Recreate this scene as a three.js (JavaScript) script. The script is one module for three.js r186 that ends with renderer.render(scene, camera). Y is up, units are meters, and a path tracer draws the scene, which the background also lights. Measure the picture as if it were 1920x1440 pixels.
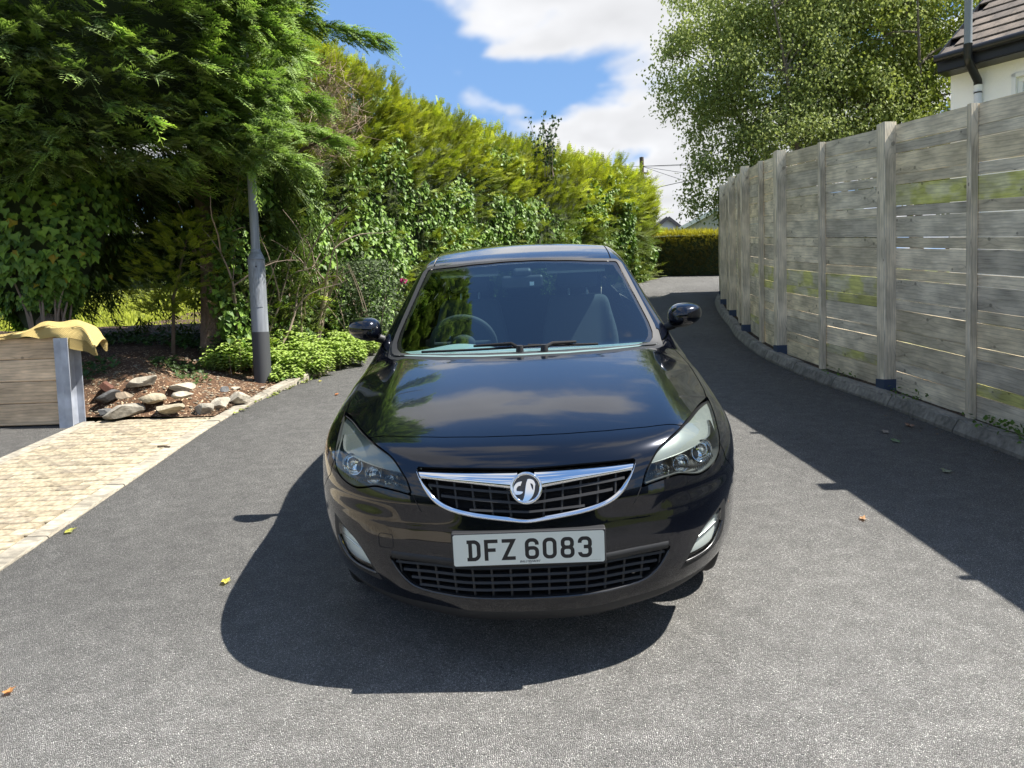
import * as THREE from 'three';
import { mergeGeometries, mergeVertices } from 'three/addons/utils/BufferGeometryUtils.js';
import { RoundedBoxGeometry } from 'three/addons/geometries/RoundedBoxGeometry.js';

// ---------- camera, sky, sun, exposure ----------
const RAD = Math.PI / 180;
const SLOPE = 6.7 * RAD;                       // the lane climbs away from the camera
const SX = Math.sin(SLOPE), CX = Math.cos(SLOPE);
const V3 = (x, y, z) => new THREE.Vector3(x, y, z);
const W = (x, h, d) => V3(x, h * CX + d * SX, -(d * CX - h * SX));   // lane axes (across, off the surface, along) to the world
const UP = (x, d, y = 0) => { const p = W(x, 0, d); p.y += y; return p; }; // a point plumb above the lane's plane

const scene = new THREE.Scene();
const camera = new THREE.PerspectiveCamera(53.04, 4 / 3, 0.05, 900);
camera.rotation.order = 'YXZ';
camera.position.copy(W(0, 1.56, 0));
camera.rotation.set((-10.8 + 6.7) * RAD, 0, -1.9 * RAD);
scene.add(camera);

const renderer = new THREE.WebGLRenderer({ antialias: true });
renderer.toneMapping = THREE.LinearToneMapping;
renderer.toneMappingExposure = 2.65;
renderer.shadowMap.enabled = true;

const sunAz = 83.5 * RAD, sunEl = 56 * RAD;    // measured against the lane: from its right, high
const sunLane = [Math.cos(sunEl) * Math.sin(sunAz), Math.sin(sunEl), Math.cos(sunEl) * Math.cos(sunAz)];
const sunDir = W(...sunLane).normalize();
const sun = new THREE.DirectionalLight(new THREE.Color(1.0, 0.955, 0.88), 4.8);
sun.position.copy(sunDir).multiplyScalar(60).add(V3(0, 1, -8));
sun.target.position.set(0, 1, -8);
sun.castShadow = true;
sun.shadow.mapSize.set(4096, 4096);
Object.assign(sun.shadow.camera, { left: -26, right: 26, top: 26, bottom: -26, near: 1, far: 140 });
scene.add(sun, sun.target);

// seeded numbers and noise
function rngOf(seed) { let a = seed >>> 0; return () => { a = (a + 0x6d2b79f5) >>> 0; let t = Math.imul(a ^ (a >>> 15), 1 | a); t = (t + Math.imul(t ^ (t >>> 7), 61 | t)) ^ t; return ((t ^ (t >>> 14)) >>> 0) / 4294967296; }; }
function hash3(x, y, z) { let h = Math.imul(x, 374761393) ^ Math.imul(y, 668265263) ^ Math.imul(z, 2147483647 - 918273645); h = Math.imul(h ^ (h >>> 13), 1274126177); return ((h ^ (h >>> 16)) >>> 0) / 4294967296; }
function vnoise(x, y, z = 0, per = 0) {
  const xi = Math.floor(x), yi = Math.floor(y), zi = Math.floor(z), f = (t) => t * t * t * (t * (t * 6 - 15) + 10), u = f(x - xi), v = f(y - yi), w = f(z - zi);
  const m = per ? (k) => ((k % per) + per) % per : (k) => k;
  const h = (a, b, c) => hash3(m(xi + a), m(yi + b), zi + c), L = (a, b, t) => a + (b - a) * t;
  return L(L(L(h(0, 0, 0), h(1, 0, 0), u), L(h(0, 1, 0), h(1, 1, 0), u), v), L(L(h(0, 0, 1), h(1, 0, 1), u), L(h(0, 1, 1), h(1, 1, 1), u), v), w);
}
function fbm(x, y, z = 0, o = 5, per = 0) { let s = 0, a = 0.5, n = 0; for (let i = 0; i < o; i++) { s += a * vnoise(x, y, z + i * 17, per); n += a; a *= 0.5; x *= 2; y *= 2; z *= 2; if (per) per *= 2; } return s / n; }
const clamp = (x, a = 0, b = 1) => Math.min(b, Math.max(a, x)), mix = (a, b, t) => a + (b - a) * t;
const ss = (a, b, x) => { const t = clamp((x - a) / (b - a)); return t * t * (3 - 2 * t); };

// the sky: clear air with fair-weather cloud
{
  const w = 2048, h = 1024, data = new Float32Array(w * h * 4);
  const bias = (az, el) => { // where cloud banks and clear air stand
    const g = (a, e, sa, se) => Math.exp(-(((az - a) / sa) ** 2) - ((el - e) / se) ** 2);
    return 0.13 * g(5, 20, 6, 4.5) + 0.17 * g(8, 10, 8, 4) + 0.10 * g(20, 16, 9, 10) + 0.06 * g(12, 4, 20, 4) - 0.20 * g(-9, 16, 9, 9) - 0.10 * g(1, 14.5, 4, 2.2) - 0.10 * g(13, 8.5, 4, 1.3);
  };
  for (let j = 0; j < h; j++) {
    const el = ((j + 0.5) / h - 0.5) * Math.PI, y = Math.sin(el), c = Math.cos(el);
    for (let i = 0; i < w; i++) {
      const a = ((i + 0.5) / w - 0.5) * 2 * Math.PI, x = Math.cos(a) * c, z = Math.sin(a) * c, k = (j * w + i) * 4;
      const yy = Math.max(y, 0), t = Math.pow(1 - yy, 3.2);
      let r = mix(0.080, 0.22, t), g = mix(0.170, 0.365, t), b = mix(0.365, 0.56, t);
      const glow = Math.pow(Math.max(0, x * sunDir.x + y * sunDir.y + z * sunDir.z), 12);
      r += glow * 0.14; g += glow * 0.15; b += glow * 0.15;
      if (y > -0.02) {
        const s = 1.55 / (yy + 0.16), px = x * s, pz = z * s;
        const wx = fbm(px * 1.1 + 9, pz * 1.1, 3, 3) - 0.5, wz = fbm(px * 1.1, pz * 1.1 + 5, 8, 3) - 0.5;
        let n = fbm(px * 2.3 + wx * 1.1 + 27.4, pz * 2.3 + wz * 1.1 + 3.42, 1.3, 7);
        const az = Math.atan2(x, -z) / RAD, eld = el / RAD;
        n += bias(az, eld) + 0.035;
        const cov = Math.pow(ss(0.49, 0.645, n), 0.9), thick = ss(0.56, 0.80, n);
        const lum = mix(0.47, 0.40, thick * 0.8) + 0.09 * (fbm(px * 5, pz * 5, 2, 3) - 0.5) + glow * 0.3;
        r = mix(r, lum * 0.99, cov); g = mix(g, lum, cov); b = mix(b, lum * 1.03, cov);
      }
      if (y < 0) { r = 0.16; g = 0.17; b = 0.16; }
      data[k] = r * 0.78; data[k + 1] = g * 0.78; data[k + 2] = b * 0.78; data[k + 3] = 1;
    }
  }
  const tex = new THREE.DataTexture(data, w, h, THREE.RGBAFormat, THREE.FloatType);
  tex.mapping = THREE.EquirectangularReflectionMapping; tex.colorSpace = THREE.LinearSRGBColorSpace;
  tex.magFilter = tex.minFilter = THREE.LinearFilter; tex.needsUpdate = true;
  scene.background = tex; scene.environment = tex;
}

// ---------- helpers ----------
const taken = {};
function numbered(name) { const n = (taken[name] = (taken[name] ?? -1) + 1); return n ? name + '_' + String(n).padStart(3, '0') : name; }
function tag(o, label, category, group) { o.userData.label = label; o.userData.category = category; if (group) o.userData.group = group; return o; }
function thing(name, label, category, pos, group) {
  const o = new THREE.Group(); o.name = numbered(name); if (pos) o.position.copy(pos); scene.add(o);
  return tag(o, label, category, group);
}
function struct(name, geo, mat) { const o = new THREE.Mesh(geo, mat); o.name = numbered(name); o.userData.kind = 'structure'; o.castShadow = o.receiveShadow = true; scene.add(o); return o; }
function structGroup(name) { const o = new THREE.Group(); o.name = numbered(name); o.userData.kind = 'structure'; scene.add(o); return o; }
function part(name, geo, mat, parent, label) { const o = new THREE.Mesh(geo, mat); o.name = name; o.castShadow = o.receiveShadow = true; parent.add(o); if (label) o.userData.label = label; return o; }
function wpart(name, geo, mat, parent, label) { const b = V3(0, 0, 0); for (let p = parent; p && p !== scene; p = p.parent) b.add(p.position); geo.translate(-b.x, -b.y, -b.z); return part(name, geo, mat, parent, label); } // geometry given in the world
function solo(name, geo, mat, pos, label, category, group) { geo.translate(-pos.x, -pos.y, -pos.z); const o = new THREE.Mesh(geo, mat); o.name = numbered(name); o.position.copy(pos); o.castShadow = o.receiveShadow = true; scene.add(o); return tag(o, label, category, group); }
const rgb = (r, g, b) => new THREE.Color().setRGB(r, g, b);
const std = (r, g, b, rough = 0.8, extra = {}) => new THREE.MeshStandardMaterial({ color: rgb(r, g, b), roughness: rough, ...extra });
const phys = (r, g, b, rough, extra = {}) => new THREE.MeshPhysicalMaterial({ color: rgb(r, g, b), roughness: rough, ...extra });

// a growing buffer of triangles with colour
class Bag {
  constructor(uv = false) { this.p = []; this.c = []; this.uv = uv ? [] : null; }
  tri(a, b, c, col, ca, cb) { this.p.push(a.x, a.y, a.z, b.x, b.y, b.z, c.x, c.y, c.z); const k1 = ca ?? col, k2 = cb ?? col; this.c.push(col[0], col[1], col[2], k1[0], k1[1], k1[2], k2[0], k2[1], k2[2]); }
  quad(a, b, c, d, col) { this.tri(a, b, c, col); this.tri(a, c, d, col); }
  geo() {
    const g = new THREE.BufferGeometry();
    g.setAttribute('position', new THREE.Float32BufferAttribute(this.p, 3));
    g.setAttribute('color', new THREE.Float32BufferAttribute(this.c, 3));
    g.computeVertexNormals(); return g;
  }
}
function sheet(nu, nv, f, uvf) { // a grid surface f(u, v) -> Vector3, with uv
  const p = [], t = [], idx = [], c = [];
  for (let j = 0; j <= nv; j++) for (let i = 0; i <= nu; i++) { const q = f(i / nu, j / nv); p.push(q.x, q.y, q.z); const w = uvf ? uvf(i / nu, j / nv, q) : [q.x, -q.z]; t.push(w[0], w[1]); if (w.length > 2) c.push(w[2], w[3] ?? w[2], w[4] ?? w[2]); }
  for (let j = 0; j < nv; j++) for (let i = 0; i < nu; i++) { const a = j * (nu + 1) + i; idx.push(a, a + 1, a + nu + 2, a, a + nu + 2, a + nu + 1); }
  const g = new THREE.BufferGeometry();
  g.setAttribute('position', new THREE.Float32BufferAttribute(p, 3)); g.setAttribute('uv', new THREE.Float32BufferAttribute(t, 2));
  if (c.length) g.setAttribute('color', new THREE.Float32BufferAttribute(c, 3));
  g.setIndex(idx); g.computeVertexNormals(); return g;
}
function block(P, uvs = 1, off = [0, 0]) { // a solid from eight corners: P[0..3] one face in order, P[4..7] the opposite face
  const F = [[0, 1, 2, 3], [5, 4, 7, 6], [4, 0, 3, 7], [1, 5, 6, 2], [3, 2, 6, 7], [4, 5, 1, 0]], p = [], t = [], idx = [];
  for (const f of F) {
    const b = p.length / 3, u = P[f[0]].distanceTo(P[f[1]]), v = P[f[1]].distanceTo(P[f[2]]);
    for (const i of f) p.push(P[i].x, P[i].y, P[i].z);
    t.push(off[0], off[1], off[0] + u * uvs, off[1], off[0] + u * uvs, off[1] + v * uvs, off[0], off[1] + v * uvs);
    idx.push(b, b + 1, b + 2, b, b + 2, b + 3);
  }
  const g = new THREE.BufferGeometry(); g.setAttribute('position', new THREE.Float32BufferAttribute(p, 3)); g.setAttribute('uv', new THREE.Float32BufferAttribute(t, 2)); g.setIndex(idx);
  let q = g.toNonIndexed(); q.computeVertexNormals(); return q;
}
function bevelBlock(L, H, D, r, uvs = 1, off = [0, 0]) { // a bar of length L (x), height H (y), depth D (z) with chamfered long edges and ends; base at y = 0, centred in x and z
  const s = new THREE.Shape(); s.moveTo(-D / 2 + r, 0); s.lineTo(D / 2 - r, 0); s.lineTo(D / 2, r); s.lineTo(D / 2, H - r); s.lineTo(D / 2 - r, H); s.lineTo(-D / 2 + r, H); s.lineTo(-D / 2, H - r); s.lineTo(-D / 2, r); s.closePath();
  const g = new THREE.ExtrudeGeometry(s, { depth: L, bevelEnabled: false, steps: 1 }); g.translate(0, 0, -L / 2); g.rotateY(Math.PI / 2);
  const p = g.attributes.position, n = g.attributes.normal, t = g.attributes.uv;
  for (let i = 0; i < p.count; i++) { const nx = Math.abs(n.getX(i)), ny = Math.abs(n.getY(i)); if (nx > 0.7) t.setXY(i, off[0] + p.getZ(i) * uvs, off[1] + p.getY(i) * uvs); else if (ny > 0.7) t.setXY(i, off[0] + p.getX(i) * uvs, off[1] + p.getZ(i) * uvs); else t.setXY(i, off[0] + p.getX(i) * uvs, off[1] + p.getY(i) * uvs); }
  return g;
}
function tube(pts, rad, seg = 8, cap = true) { // a tapered tube through points; rad a number or a list
  const n = pts.length, p = [], idx = [], t = [], R = (i) => (Array.isArray(rad) ? rad[i] : rad);
  let nrm = null;
  for (let i = 0; i < n; i++) {
    const tan = pts[Math.min(i + 1, n - 1)].clone().sub(pts[Math.max(i - 1, 0)]).normalize();
    if (!nrm) nrm = Math.abs(tan.y) < 0.9 ? V3(0, 1, 0) : V3(1, 0, 0);
    nrm = nrm.clone().addScaledVector(tan, -nrm.dot(tan)).normalize(); const bin = tan.clone().cross(nrm);
    for (let k = 0; k <= seg; k++) { const a = (k / seg) * 2 * Math.PI, q = pts[i].clone().addScaledVector(nrm, Math.cos(a) * R(i)).addScaledVector(bin, Math.sin(a) * R(i)); p.push(q.x, q.y, q.z); t.push(k / seg, i * 0.2); }
  }
  for (let i = 0; i < n - 1; i++) for (let k = 0; k < seg; k++) { const a = i * (seg + 1) + k; idx.push(a, a + seg + 2, a + 1, a, a + seg + 1, a + seg + 2); }
  if (cap) for (const e of [0, n - 1]) { const c = p.length / 3; p.push(pts[e].x, pts[e].y, pts[e].z); t.push(0, 0); for (let k = 0; k < seg; k++) { const a = e * (seg + 1) + k; idx.push(...(e ? [c, a, a + 1] : [c, a + 1, a])); } }
  const g = new THREE.BufferGeometry(); g.setAttribute('position', new THREE.Float32BufferAttribute(p, 3)); g.setAttribute('uv', new THREE.Float32BufferAttribute(t, 2)); g.setIndex(idx); g.computeVertexNormals(); return g;
}
const bare = (g) => { const q = g.index ? g.toNonIndexed() : g; for (const k of Object.keys(q.attributes)) if (!['position', 'normal', 'uv'].includes(k)) q.deleteAttribute(k); return q; };
const join = (list) => mergeGeometries(list.map(bare));

// textures computed pixel by pixel
function texOf(n, m, f, srgb, rep = 1) {
  const d = new Uint8Array(n * m * 4);
  for (let j = 0; j < m; j++) for (let i = 0; i < n; i++) { const c = f(i, j), k = (j * n + i) * 4; for (let q = 0; q < 3; q++) d[k + q] = clamp(Array.isArray(c) ? c[q] : c) * 255; d[k + 3] = 255; }
  const t = new THREE.DataTexture(d, n, m, THREE.RGBAFormat); t.wrapS = t.wrapT = THREE.RepeatWrapping; t.magFilter = THREE.LinearFilter; t.minFilter = THREE.LinearMipmapLinearFilter; t.generateMipmaps = true;
  t.repeat.set(rep, rep); if (srgb) t.colorSpace = THREE.SRGBColorSpace; t.needsUpdate = true; return t;
}
function grains(n, cell, seed) { // a repeating bed of chips: tone of the chip, distance to its edge
  const k = Math.round(n / cell), px = [], py = [], tone = [], R = rngOf(seed);
  for (let i = 0; i < k * k; i++) { px.push(R()); py.push(R()); tone.push(R()); }
  const val = new Float32Array(n * n), edge = new Float32Array(n * n);
  for (let j = 0; j < n; j++) for (let i = 0; i < n; i++) {
    const u = (i / n) * k, v = (j / n) * k, ci = Math.floor(u), cj = Math.floor(v); let d1 = 9, d2 = 9, t = 0;
    for (let b = -1; b <= 1; b++) for (let a = -1; a <= 1; a++) { const q = ((cj + b + k) % k) * k + ((ci + a + k) % k), dx = ci + a + px[q] - u, dy = cj + b + py[q] - v, d = Math.hypot(dx, dy); if (d < d1) { d2 = d1; d1 = d; t = tone[q]; } else if (d < d2) d2 = d; }
    val[j * n + i] = t; edge[j * n + i] = d2 - d1;
  }
  return { val, edge };
}
// ---------- car body as an implicit surface, car axes: x across, y up, q metres behind the nose ----------
function curve(pts) { // monotone cubic through [x, y] points
  const n = pts.length, xs = pts.map((p) => p[0]), ys = pts.map((p) => p[1]), d = [], m = [];
  for (let i = 0; i < n - 1; i++) d.push((ys[i + 1] - ys[i]) / (xs[i + 1] - xs[i]));
  m[0] = d[0]; m[n - 1] = d[n - 2];
  for (let i = 1; i < n - 1; i++) m[i] = d[i - 1] * d[i] <= 0 ? 0 : 2 / (1 / d[i - 1] + 1 / d[i]);
  return (x) => {
    if (x <= xs[0]) return ys[0] + m[0] * (x - xs[0]);
    if (x >= xs[n - 1]) return ys[n - 1] + m[n - 1] * (x - xs[n - 1]);
    let i = 0; while (x > xs[i + 1]) i++;
    const h = xs[i + 1] - xs[i], t = (x - xs[i]) / h, t2 = t * t, t3 = t2 * t;
    return (2 * t3 - 3 * t2 + 1) * ys[i] + (t3 - 2 * t2 + t) * h * m[i] + (-2 * t3 + 3 * t2) * ys[i + 1] + (t3 - t2) * h * m[i + 1];
  };
}
function table(f, a, b, n) { // a curve as a quick lookup with cubic blending
  const v = new Float64Array(n + 3), s = n / (b - a);
  for (let i = -1; i <= n + 1; i++) v[i + 1] = f(a + i / s);
  return (x) => {
    const u = Math.min(Math.max((x - a) * s, 0), n - 1e-6), i = Math.floor(u), t = u - i, p0 = v[i], p1 = v[i + 1], p2 = v[i + 2], p3 = v[i + 3] ?? v[i + 2];
    return p1 + 0.5 * t * (p2 - p0 + t * (2 * p0 - 5 * p1 + 4 * p2 - p3 + t * (3 * (p1 - p2) + p3 - p0)));
  };
}
const sstep = (a, b, x) => { const t = Math.min(1, Math.max(0, (x - a) / (b - a))); return t * t * (3 - 2 * t); };
const smax = (a, b, k) => { const h = Math.max(k - Math.abs(a - b), 0) / k; return Math.max(a, b) + h * h * h * k / 6; };
const smin = (a, b, k) => -smax(-a, -b, k);
const softplus = (x, w) => (x > 12 * w ? x : x < -12 * w ? 0 : w * Math.log(1 + Math.exp(x / w)));
const hoodC = table(curve([[0, 0.70], [0.03, 0.735], [0.08, 0.785], [0.15, 0.827], [0.22, 0.852], [0.35, 0.884], [0.55, 0.922], [0.8, 0.96], [1.1, 0.995], [1.3, 1.01], [1.7, 1.0], [2.2, 0.985], [3.4, 1.0], [4.0, 0.99], [4.42, 0.97]]), -0.1, 4.6, 480);
const noseT = table(curve([[0.1, 0.16], [0.18, 0.075], [0.215, 0.045], [0.26, 0.018], [0.33, 0.002], [0.40, 0], [0.48, 0], [0.55, 0.008], [0.62, 0.022], [0.70, 0.042], [0.78, 0.07], [0.9, 0.13], [1.1, 0.25]]), 0.05, 1.2, 230);
const roofC = table(curve([[-1, -0.2], [1.0, 0.86], [1.28, 1.005], [1.6, 1.165], [1.9, 1.31], [2.1, 1.395], [2.2, 1.432], [2.4, 1.472], [2.8, 1.51], [3.2, 1.502], [3.7, 1.43], [4.0, 1.35], [4.12, 1.29], [4.3, 1.05], [4.42, 0.85]]), -1, 4.6, 560);
const sideW = table(curve([[0.15, 0.79], [0.2, 0.825], [0.3, 0.865], [0.4, 0.886], [0.5, 0.894], [0.6, 0.9], [0.72, 0.896], [0.82, 0.885], [0.92, 0.866], [1.05, 0.83]]), 0.1, 1.1, 200);
const creaseX = (q) => 0.548 + 0.055 * Math.min(q, 1.5) + 0.12 * sstep(1.35, 1.9, q);
function carTop(X, q) { return hoodC(q - 0.06 * X * X) - 0.055 * X * X - 0.43 * softplus(X - creaseX(q), 0.015) * (1 - 0.35 * sstep(0.9, 1.8, q)); }
function carBody(x, y, q) {
  const X = Math.abs(x);
  // plan outline with a rounded nose and tail, moved back by the front profile
  const W = sideW(y);
  let qq = q - noseT(y) - 0.03 * (1 - sstep(0.6, 0.655, y + 0.02 * sstep(0.5, 0.8, X))) * 0 + 0.02 * sstep(0.30, 0.62, X) * (1 - sstep(0.585, 0.645, y)) * sstep(0.25, 0.4, y);
  qq -= 0.022 * sstep(0.18, 0.4, X) * sstep(0.66, 0.58, y);
  let plan;
  const b = 1.0, n = 2.6;
  if (qq < b) { const u = X / W, v = (b - qq) / b; plan = (Math.pow(u * u, n / 2) + Math.pow(v, n)); plan = (Math.pow(plan, 1 / n) - 1) * 0.88; }
  else if (q > 3.6) { const u = X / W, v = (q - 3.6) / 0.82; plan = (Math.pow(Math.pow(u, 3.6) + Math.pow(v, 3.6), 1 / 3.6) - 1) * 0.86; }
  else plan = (X / W - 1) * 0.88;
  const top = (y - carTop(X, q)) * 0.9;
  let f = smax(plan, top, 0.085 - 0.04 * sstep(0.1, 0.5, q) + 0.05 * sstep(0.4, 0.9, X));
  f = smax(f, 0.207 + (0.10 * X * X + 0.10 * X * X * X) * sstep(0.9, 0.4, q) - y, 0.03);
  // greenhouse
  const qe = q - 0.52 * X * X * (1 - 0.75 * sstep(2.0, 2.7, q)) + 0.22 * X * X * sstep(3.3, 3.9, q);
  const roof = (y - roofC(qe) + 0.10 * X * X) * (0.86);
  const wc = (X - (0.812 - 0.46 * (y - 1.0) - 0.05 * sstep(3.0, 4.2, q))) * 0.92;
  const cab = Math.max(smax(roof, wc, 0.055), 0.8 - y);
  f = smin(f, cab, 0.03);
  // wheel arches
  const zf = Math.hypot(q - 0.93, y - 0.315) - 0.352, zr = Math.hypot(q - 3.615, y - 0.315) - 0.352;
  const arch = Math.max(Math.min(zf, zr), 0.56 - X);
  return smax(f, -arch, 0.012);
}
function carNormal(F, x, y, q, e = 0.0015) {
  const a = F(x + e, y, q) - F(x - e, y, q), b = F(x, y + e, q) - F(x, y - e, q), c = F(x, y, q + e) - F(x, y, q - e), l = Math.hypot(a, b, c) || 1;
  return [a / l, b / l, c / l, l / (2 * e)];
}
// ---------- materials of the setting ----------
const asphaltBed = grains(1024, 5.6, 11);
const asphaltMap = texOf(1024, 1024, (i, j) => { const k = j * 1024 + i, e = asphaltBed.edge[k], t = asphaltBed.val[k]; const s = ss(0.02, 0.35, e), n = fbm(i / 64, j / 64, 3, 3, 16); const v = mix(0.30, 0.55 + 0.24 * t + 0.10 * Math.pow(t, 6), s) * (0.90 + 0.20 * n); return [v, v * 0.995, v * 0.985]; }, true, 1 / 1.05);
const asphaltBump = texOf(1024, 1024, (i, j) => { const k = j * 1024 + i; return ss(0, 0.5, asphaltBed.edge[k]) * (0.55 + 0.45 * asphaltBed.val[k]); }, false, 1 / 1.05);
const M = {};
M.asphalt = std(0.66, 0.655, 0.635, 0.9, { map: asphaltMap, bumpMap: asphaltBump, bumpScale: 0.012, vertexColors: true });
const soilBed = grains(512, 7, 23);
const soilMap = texOf(512, 512, (i, j) => { const k = j * 512 + i, t = soilBed.val[k], n = fbm(i / 40, j / 40, 1, 4, 0); const v = 0.75 + 0.35 * (n - 0.5) + 0.3 * (t - 0.5); return t > 0.93 ? [0.75, 0.68, 0.58] : [0.49 * v, 0.37 * v, 0.27 * v]; }, true, 1 / 0.9);
const soilBump = texOf(512, 512, (i, j) => { const k = j * 512 + i; return 0.5 * ss(0, 0.5, soilBed.edge[k]) + 0.5 * fbm(i / 30, j / 30, 5, 4); }, false, 1 / 0.9);
M.soil = std(1.25, 1.22, 1.18, 0.95, { map: soilMap, bumpMap: soilBump, bumpScale: 0.02, vertexColors: true });
M.gravel = std(0.30, 0.29, 0.27, 0.95, { map: soilMap, bumpMap: soilBump, bumpScale: 0.03 });
const concMap = texOf(512, 512, (i, j) => { const n = fbm(i / 24, j / 24, 2, 5), t = hash3(i, j, 7), big = fbm(i / 128, j / 128, 9, 3, 4); const v = 0.62 + 0.28 * (n - 0.5) + 0.10 * (t - 0.5) + 0.25 * (big - 0.5); return [v, v * 0.975, v * 0.92]; }, true, 1 / 0.6);
const concBump = texOf(512, 512, (i, j) => 0.6 * fbm(i / 10, j / 10, 4, 4) + 0.4 * hash3(i, j, 3), false, 1 / 0.6);
const conc = (r, g, b) => std(r, g, b, 0.93, { map: concMap, bumpMap: concBump, bumpScale: 0.0025 });
M.kerbDark = [conc(0.50, 0.50, 0.49), conc(0.56, 0.555, 0.54), conc(0.46, 0.46, 0.455)]; for (const m of M.kerbDark) m.bumpScale = 0.0008;
M.edging = [conc(0.90, 0.85, 0.75), conc(0.82, 0.78, 0.70), conc(0.94, 0.88, 0.77)];
M.paver = [[0.90, 0.80, 0.62], [0.84, 0.75, 0.59], [0.94, 0.85, 0.68], [0.80, 0.71, 0.58], [0.89, 0.78, 0.60]].map((c) => conc(...c));
M.jointSand = std(0.34, 0.29, 0.21, 1);
const grassMap = texOf(512, 512, (i, j) => { const n = fbm(i / 60, j / 60, 3, 4), t = hash3(i >> 1, j >> 2, 5); const v = 0.6 + 0.5 * (n - 0.5) + 0.45 * (t - 0.5); return [0.60 * v + 0.05, 0.74 * v, 0.22 * v]; }, true, 1 / 1.5);
M.lawn = std(1, 1, 1, 0.95, { map: grassMap, bumpMap: soilBump, bumpScale: 0.03 });
function woodMap(seed, knots, base, algae) { // sawn softwood: grain that runs along u and bends round knots
  const R = rngOf(seed), K = []; for (let i = 0; i < knots; i++) K.push([R() * 2048, R() * 512, 7 + R() * 9]);
  return [1, 0].map((srgb) => texOf(1024, 512, (i, j) => {
    const I = i * 2; let y = j + 26 * (fbm(I / 260, j / 200, seed, 3, 0) - 0.5), dark = 0;
    for (const [kx, ky, kr] of K) { let dx = I - kx; dx -= 2048 * Math.round(dx / 2048); const dy = j - ky, q = Math.exp(-((dx / (kr * 5)) ** 2)), d = Math.hypot(dx * 0.8, dy); y += Math.sign(dy) * q * kr * 2.2 * Math.exp(-Math.abs(dy) / (kr * 2.5)); dark = Math.max(dark, ss(kr, kr * 0.55, d)); }
    const ring = Math.abs(Math.sin(y * 0.13 + 4 * fbm(y / 60, seed * 3.7, 1, 3))), fib = fbm(I / 90, j * 0.55, seed + 3, 4), wear = fbm(I / 150, j / 60, seed + 9, 4);
    let v = 0.70 - 0.09 * Math.pow(1 - ring, 3) + 0.15 * (fib - 0.5) + 0.30 * (wear - 0.5);
    v = mix(v, 0.40 + 0.08 * fib, dark * 0.75);
    if (algae && srgb) { const g = ss(0.36, 0.60, fbm(I / 170, j / 120, 31, 4) * 0.8 + 0.2 * fib); return [v * mix(0.98, 0.91, g), v * mix(0.98, 0.93, g), v * mix(0.93, 0.64, g)]; }
    return srgb ? [v * base[0], v * base[1], v * base[2]] : 0.5 + 0.8 * (fib - 0.5) - 0.25 * Math.pow(1 - ring, 3) + 0.15 * dark;
  }, !!srgb, 1));
}
const [woodA, woodAb] = woodMap(3, 17, [1.0, 0.985, 0.94]), [woodB, woodBb] = woodMap(8, 12, [1.0, 0.93, 0.82]);
for (const t of [woodA, woodAb, woodB, woodBb]) t.repeat.set(1 / 2.6, 1 / 0.65);
const [woodG] = woodMap(3, 17, [1.0, 0.985, 0.94], true); woodG.repeat.set(1 / 2.6, 1 / 0.65);
const fenceWood = (r, g, b) => std(r * 1.90, g * 1.76, b * 1.54, 0.88, { map: woodA, bumpMap: woodAb, bumpScale: 0.0015 });
M.fence = [fenceWood(0.76, 0.76, 0.75), fenceWood(0.60, 0.60, 0.60), fenceWood(0.90, 0.88, 0.84), fenceWood(0.70, 0.68, 0.62), fenceWood(0.84, 0.80, 0.70)];
M.fenceGreen = [fenceWood(0.70, 0.70, 0.62), fenceWood(0.80, 0.80, 0.72), fenceWood(0.82, 0.84, 0.62)]; for (const m of M.fenceGreen) m.map = woodG;
M.post = [fenceWood(0.74, 0.72, 0.68), fenceWood(0.82, 0.80, 0.76)];
M.sleeper = [std(1.75, 1.52, 1.28, 0.85, { map: woodB, bumpMap: woodBb, bumpScale: 0.003 }), std(1.45, 1.24, 1.02, 0.85, { map: woodB, bumpMap: woodBb, bumpScale: 0.003 })];
const rustMap = texOf(256, 256, (i, j) => { const n = fbm(i / 30, j / 30, 6, 5), m = 0.72 + 0.3 * (n - 0.5); return [m, m * 1.0, m * 1.02]; }, true, 1);
M.galv = std(0.72, 0.78, 0.86, 0.5, { map: rustMap, metalness: 0.35 });
M.lampGrey = std(0.50, 0.54, 0.56, 0.55, { map: rustMap, metalness: 0.25 });
M.lampDark = std(0.045, 0.048, 0.052, 0.7);
const leafMat = (rough, trans, extra = {}) => new THREE.MeshPhysicalMaterial({ color: 0xffffff, vertexColors: true, roughness: rough, transmission: trans, thickness: 0, side: THREE.DoubleSide, ior: 1.4, ...extra });
M.leafGloss = leafMat(0.5, 0.34, { specularIntensity: 0.7 });
M.leaf = leafMat(0.75, 0.5, { specularIntensity: 0.6 });
M.needle = leafMat(0.85, 0.52, { specularIntensity: 0.4 });
M.bark = std(0.24, 0.165, 0.11, 0.95, { bumpMap: soilBump, bumpScale: 0.02 });
M.barkGrey = std(0.24, 0.20, 0.16, 0.95, { bumpMap: soilBump, bumpScale: 0.015 });
M.twig = std(0.27, 0.21, 0.16, 0.95);
M.deep = std(0.034, 0.048, 0.018, 1);  // opaque dark core: blocks light and stands in for interior shade
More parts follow.
